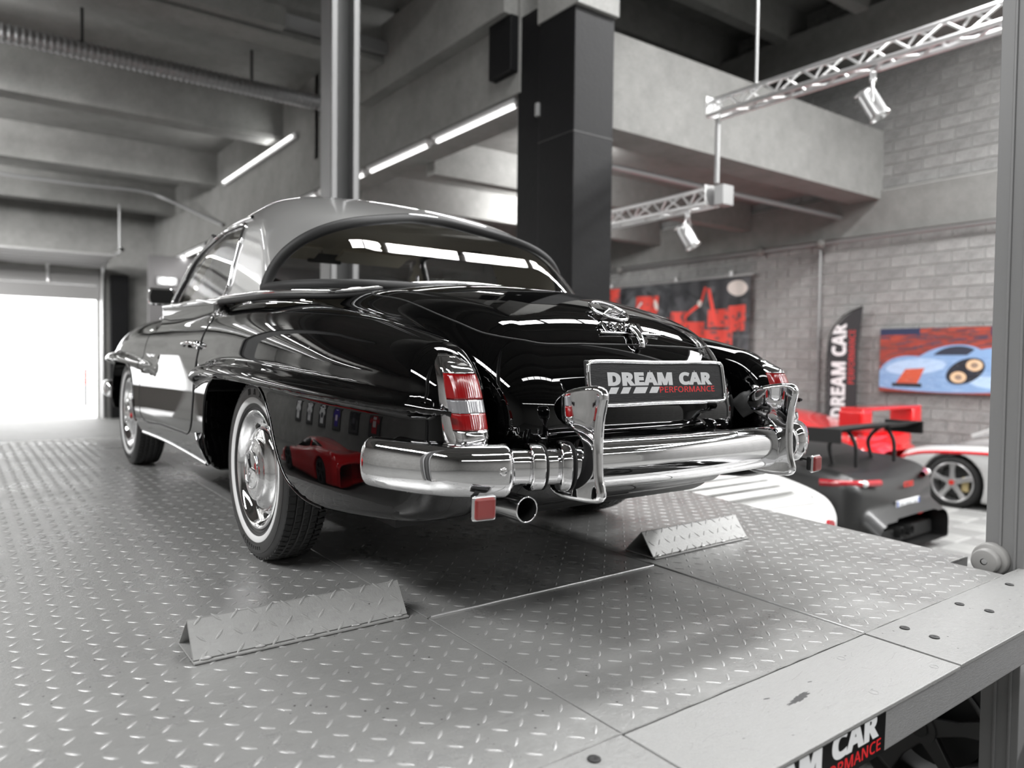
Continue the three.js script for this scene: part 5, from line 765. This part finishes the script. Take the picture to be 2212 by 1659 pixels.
function sportsCar(o) {
  const c = group(o.name); tag(c, o.label, 'car'); c.position.set(o.x, 0, o.z); c.rotation.y = o.turn || 0;
  const T = spline(o.top), W = spline(o.wid), K = spline(o.cab), kw = o.kw || 0.62, zr = o.top[o.top.length - 1][0], zf = o.top[0][0], r = o.r || 0.335, ar = r + 0.045;
  const F = (x, y, z) => {
    const ax = Math.abs(x), lowT = y < 0.35 ? (0.35 - y) * (0.35 - y) * 1.2 : 0;
    let f = fil(fil(ax - (W(z) - lowT - (y > 0.55 ? (y - 0.55) * (y - 0.55) * 0.5 : 0)), y - (T(z) - (o.dip || 0.05) * (1 - clamp(ax / 0.8, 0, 1) * clamp(ax / 0.8, 0, 1))), 0.12), Math.max(z - zr + 0.12 * x * x + (y < 0.4 ? (0.4 - y) * 0.3 : 0), zf - z + 0.22 * x * x), 0.14);
    const g = fil(ax - (kw + 0.16 - 0.42 * Math.max(0, y - 0.72)), y - (K(z) - 0.12 * x * x), 0.12) ; f = smin(f, g, 0.08);
    for (const wz of o.wheels) f = smax(f, -Math.max(Math.hypot(y - r, z - wz) - ar, 0.56 - ax), 0.02);
    return fil(f, 0.11 - y, 0.03);
  };
  const glass = (x, y, z) => { if (o.noGlass) return false; const ax = Math.abs(x), t = T(z) + 0.035, k = K(z); return y > t && y < k - 0.075 && z > o.gz[0] && z < o.gz[1] && !(Math.abs(z - o.pillar) < 0.05); };
  const lo = [-1.1, 0.06, zf - 0.1], hi = [1.1, 1.4, zr + 0.12], h = o.h || 0.028;
  const bm = mesh('body', nets(F, lo, hi, h, (x, y, z) => !glass(x, y, z), 0.004), o.paint, c);
  if (!o.noGlass) mesh('windows', nets(F, lo, hi, h, glass, 0.004), phy({ color: g3(0.01), roughness: 0.06, clearcoat: 1 }), c);
  const w0 = roadWheel(r, 0.26, r - 0.085, o.spokes || 5, o.rim, o.cap || M.darkSteel);
  o.wheels.forEach((wz, i) => [-1, 1].forEach(s => { const w = w0.clone(); w.name = 'wheel'; w.position.set(s * ((o.track || 0.80)), r, wz); w.rotation.y = s > 0 ? Math.PI : 0; c.add(w); }));
  return { c, F, T };
}
const gloss = (r, g, b, rough = 0.25) => phy({ color: g3(r, g, b), roughness: rough, clearcoat: 1, clearcoatRoughness: 0.05 });
const rimSilver = std({ color: g3(0.55), metalness: 0.8, roughness: 0.3 }), rimDark = std({ color: g3(0.06), metalness: 0.6, roughness: 0.4 }), redCap = std({ color: g3(0.55, 0.03, 0.02), roughness: 0.4 });
const lampRed = phy({ color: g3(0.35, 0.004, 0.012), roughness: 0.15, clearcoat: 1 });
// black car with a tall wing: local z + is the tail
{
  const { c } = sportsCar({ name: 'winged_sports_car', label: 'matt black sports car with a tall rear wing and white number plate', x: 7.5, z: -5.95, turn: 0.05, paint: phy({ color: g3(0.012), roughness: 0.42, clearcoat: 0.3, clearcoatRoughness: 0.3 }), top: [[-2.2, 0.45], [-1.9, 0.64], [-1.2, 0.80], [-0.4, 0.86], [0.6, 0.90], [1.3, 0.93], [1.8, 0.90], [2.1, 0.84], [2.28, 0.74]], wid: [[-2.3, 0.82], [-1.5, 0.92], [0, 0.91], [1.2, 0.95], [1.9, 0.94], [2.3, 0.86]], cab: [[-1.2, 0.75], [-0.6, 1.08], [0.0, 1.27], [0.5, 1.27], [1.1, 1.12], [1.7, 0.93], [2.2, 0.6]], gz: [-1.1, 1.45], pillar: 0.45, wheels: [-1.3, 1.15], rim: rimDark, cap: redCap });
  const wing = group('rear_wing', c); wing.position.set(0, 1.25, 1.85);
  mesh('blade', sweep(Array.from({ length: 13 }, (_, i) => V3(-0.9 + i * 0.15, 0.02 * Math.cos((i - 6) / 6), 0)), () => [[-0.19, -0.012], [-0.1, -0.03], [0.05, -0.025], [0.19, 0.03], [0.19, 0.04], [0.05, -0.002], [-0.1, 0.006], [-0.19, 0.0]]), M.black, wing);
  for (const s of [-1, 1]) { mesh('end_plate', rbox(0.015, 0.14, 0.42, 0.006, s * 0.905, -0.02, 0), M.black, wing); mesh('strut', tube([V3(s * 0.42, -0.36, -0.12), V3(s * 0.42, -0.15, -0.16), V3(s * 0.42, 0.0, 0.0), V3(s * 0.42, -0.12, 0.10), V3(s * 0.42, -0.37, 0.12)], 0.02, 40, 6), M.black, wing); }
  for (const s of [-1, 1]) { const l = group('tail_lamp', c); mesh('lens', tube([V3(s * 0.92, 0.77, 1.86), V3(s * 0.86, 0.775, 2.05), V3(s * 0.72, 0.775, 2.17), V3(s * 0.48, 0.77, 2.235)], 0.034, 30, 10), lampRed, l); mesh('spot', new THREE.SphereGeometry(0.035, 12, 8).translate(s * 0.70, 0.775, 2.195), M.whitePaint, l); const rf = mesh('reflector', tube([V3(s * 0.86, 0.36, 2.02), V3(s * 0.7, 0.36, 2.13), V3(s * 0.56, 0.36, 2.18)], 0.022, 20, 8), lampRed, l); for (const k of [0, 1]) mesh('fog_spot', new THREE.SphereGeometry(0.033, 12, 8).translate(s * (0.60 - 0.07 * k), 0.37, 2.18 + 0.012 * k), std({ color: g3(0.75, 0.02, 0.02), roughness: 0.2 }), l); }
  const pt = canvasTex(512, 128, (q, w, h) => { q.fillStyle = '#d4d6d8'; q.fillRect(0, 0, w, h); q.fillStyle = '#2c4a94'; q.fillRect(0, 0, 34, h); q.fillRect(w - 34, 0, 34, h); for (const x of [70, 118, 200, 248, 296, 380, 428]) { q.fillStyle = '#4a4c50'; q.fillRect(x, 32, 22, 64); q.fillStyle = '#9a9ca0'; q.fillRect(x + 7, 46, 9, 30); } });
  const pl = group('number_plate', c); pl.position.set(0.0, 0.52, 2.30); mesh('plate', rbox(0.52, 0.115, 0.012, 0.01), M.whitePaint, pl); mesh('print', new THREE.PlaneGeometry(0.51, 0.108).translate(0, 0, 0.007), std({ map: pt, roughness: 0.5 }), pl);
  const tx = text3('GT3RS', 0.055, 0.004); tx.translate(-0.02, 0, 0); tx.translate(0.0, 0.685, 2.26); mesh('lettering', tx, std({ color: g3(0.6, 0.03, 0.02), roughness: 0.4 }), c);
  mesh('diffuser', rbox(1.5, 0.16, 0.2, 0.03, 0, 0.2, 2.14), M.black, c); for (const s of [-1, 1]) mesh('tail_pipe', lathe([[0.05, 0], [0.055, 0.0], [0.055, 0.16], [0.05, 0.16], [0.048, 0.02]], 24).rotateX(Math.PI / 2).translate(s * 0.11, 0.24, 2.14), M.darkSteel, c);
}
// white car with a louvred tail
{
  const { c, T } = sportsCar({ name: 'louvred_sports_car', label: 'white sports car with a slatted engine cover beside the lift deck', x: 4.98, z: -5.45, paint: gloss(0.72, 0.72, 0.71), top: [[-2.1, 0.4], [-1.7, 0.58], [-0.9, 0.72], [0.0, 0.84], [0.8, 0.97], [1.3, 0.97], [1.7, 0.90], [2.0, 0.80], [2.18, 0.68]], wid: [[-2.2, 0.80], [-1.2, 0.93], [0.4, 0.95], [1.4, 0.97], [2.2, 0.92]], cab: [[-1.0, 0.7], [-0.4, 1.02], [0.1, 1.11], [0.6, 1.08], [1.2, 0.98], [1.8, 0.84], [2.2, 0.6]], gz: [-0.9, 0.62], pillar: 0.15, wheels: [-1.25, 1.2], rim: rimSilver, dip: 0.0 });
  const sm = gloss(0.74, 0.74, 0.73), K = spline([[0.6, 1.085], [1.2, 1.0], [1.8, 0.885], [2.1, 0.80]]);
  for (let i = 0; i < 10; i++) { const z = 0.72 + i * 0.125; const b = mesh('slat', rbox(1.30 - 0.01 * i, 0.022, 0.10, 0.009), sm, c); b.position.set(0, K(z) + 0.008, z); b.rotation.x = 0.02; }
  mesh('engine_cover_edge', tube([V3(-0.72, K(0.65) - 0.01, 0.65), V3(-0.72, K(1.4) - 0.02, 1.4), V3(-0.68, K(1.98) - 0.02, 1.98), V3(0, K(2.05), 2.05), V3(0.68, K(1.98) - 0.02, 1.98), V3(0.72, K(1.4) - 0.02, 1.4), V3(0.72, K(0.65) - 0.01, 0.65)], 0.02, 80, 8), sm, c);
  for (const s of [-1, 1]) mesh('tail_lamp', cyl(0.055, 0.03, 24).rotateX(Math.PI / 2).translate(s * 0.66, 0.60, 2.13), lampRed, c);
  mesh('side_lamp', rbox(0.03, 0.06, 0.12, 0.01, 0.86, 0.68, 1.94), lampRed, c);
}
// red car with box wing
{
  const red = gloss(0.62, 0.008, 0.010);
  const { c } = sportsCar({ name: 'red_sports_car', label: 'red sports car with a box shaped rear wing by the block wall', x: 11.5, z: -8.0, paint: red, top: [[-2.1, 0.42], [-1.7, 0.58], [-0.9, 0.70], [0.0, 0.82], [0.9, 0.94], [1.6, 0.95], [2.1, 0.90], [2.2, 0.84]], wid: [[-2.2, 0.82], [-1.2, 0.93], [0.4, 0.95], [1.4, 0.96], [2.2, 0.94]], cab: [[-1.0, 0.7], [-0.4, 1.02], [0.1, 1.14], [0.6, 1.11], [1.2, 1.0], [1.8, 0.92], [2.2, 0.7]], gz: [-0.9, 1.2], pillar: 0.35, wheels: [-1.25, 1.25], rim: rimSilver, cap: redCap });
  const w = group('rear_wing', c); mesh('blade', rbox(1.80, 0.05, 0.36, 0.02, 0, 1.25, 2.05), red, w); for (const s of [-1, 1]) mesh('upright', rbox(0.30, 0.34, 0.40, 0.06, s * 0.76, 1.08, 2.04), red, w);
}
// silver car with red stripe
{
  const sil = phy({ color: g3(0.62, 0.62, 0.615), roughness: 0.3, metalness: 0.3, clearcoat: 1 });
  const { c, F, T } = sportsCar({ name: 'striped_sports_car', label: 'silver white sports car with a red side stripe and raised lid', x: 11.58, z: -3.25, paint: sil, top: [[-2.2, 0.60], [-1.9, 0.74], [-1.4, 0.83], [-0.6, 0.86], [0.2, 0.82], [1.2, 0.80], [1.9, 0.66], [2.2, 0.48]], wid: [[-2.3, 0.86], [-1.4, 0.95], [0, 0.93], [1.4, 0.95], [2.2, 0.84]], cab: [[-1.6, 0.6], [-0.8, 0.86], [-0.1, 1.12], [0.5, 1.12], [1.0, 0.85], [1.6, 0.5]], gz: [-0.7, 1.1], pillar: 0.2, wheels: [-1.29, 1.35], rim: rimSilver, cap: redCap, r: 0.35 });
  for (const s of [-1, 1]) { const P = []; for (let z = -2.08; z <= 2.0; z += 0.1) { const y = T(z) - 0.085, h = hit(F, [0, y, z], [s, 0, 0], 1.2, 0.3); if (h) P.push(V3(h[0], h[1], h[2])); } mesh('stripe', tube(P, 0.022, 100, 6), std({ color: g3(0.60, 0.012, 0.02), roughness: 0.3 }), c); }
  const l = mesh('raised_lid', rbox(1.4, 0.05, 1.25, 0.02, 0, 0, 0), sil, c); l.position.set(0, 1.22, -0.60); l.rotation.x = -0.42; mesh('stay', bar(V3(-0.6, 0.82, -0.6), V3(-0.6, 1.2, -0.5), 0.012), M.alu, c);
  mesh('caliper', rbox(0.05, 0.2, 0.09, 0.02, -0.86, 0.33, -1.15), std({ color: g3(0.5, 0.4, 0.2), roughness: 0.5 }), c);
}
// dark car low beside the lift
sportsCar({ name: 'dark_sports_car', label: 'dark grey sports car with black spoked wheels parked below the deck edge', x: 4.27, z: 0.05, paint: phy({ color: g3(0.018), roughness: 0.3, clearcoat: 1 }), top: [[-2.25, 0.36], [-1.9, 0.52], [-1.4, 0.66], [-0.6, 0.72], [0.4, 0.8], [1.3, 0.88], [1.9, 0.82], [2.2, 0.7]], wid: [[-2.3, 0.80], [-1.4, 0.92], [0, 0.93], [1.4, 0.96], [2.2, 0.88]], cab: [[-1.2, 0.5], [-0.6, 0.85], [0.1, 1.1], [0.6, 1.1], [1.3, 0.92], [2.0, 0.6]], gz: [-1.0, 1.0], pillar: 0.4, wheels: [-1.55, 1.2], rim: std({ color: g3(0.10), metalness: 0.7, roughness: 0.35 }), track: 0.84, r: 0.36 });
// red car on the left of the hall, mirrored in the black paint
sportsCar({ name: 'scarlet_sports_car', label: 'scarlet sports car parked along the left wall of framed jerseys', x: -5.4, z: -10.4, paint: gloss(0.60, 0.008, 0.012), top: [[-2.2, 0.42], [-1.8, 0.58], [-1.0, 0.72], [0.0, 0.80], [0.9, 0.92], [1.6, 0.93], [2.1, 0.86], [2.25, 0.74]], wid: [[-2.3, 0.82], [-1.3, 0.95], [0.2, 0.94], [1.4, 0.98], [2.2, 0.92]], cab: [[-1.2, 0.6], [-0.5, 1.0], [0.1, 1.18], [0.6, 1.16], [1.3, 1.0], [1.9, 0.8]], gz: [-1.0, 1.3], pillar: 0.35, wheels: [-1.3, 1.3], rim: rimDark });
renderer.render(scene, camera);
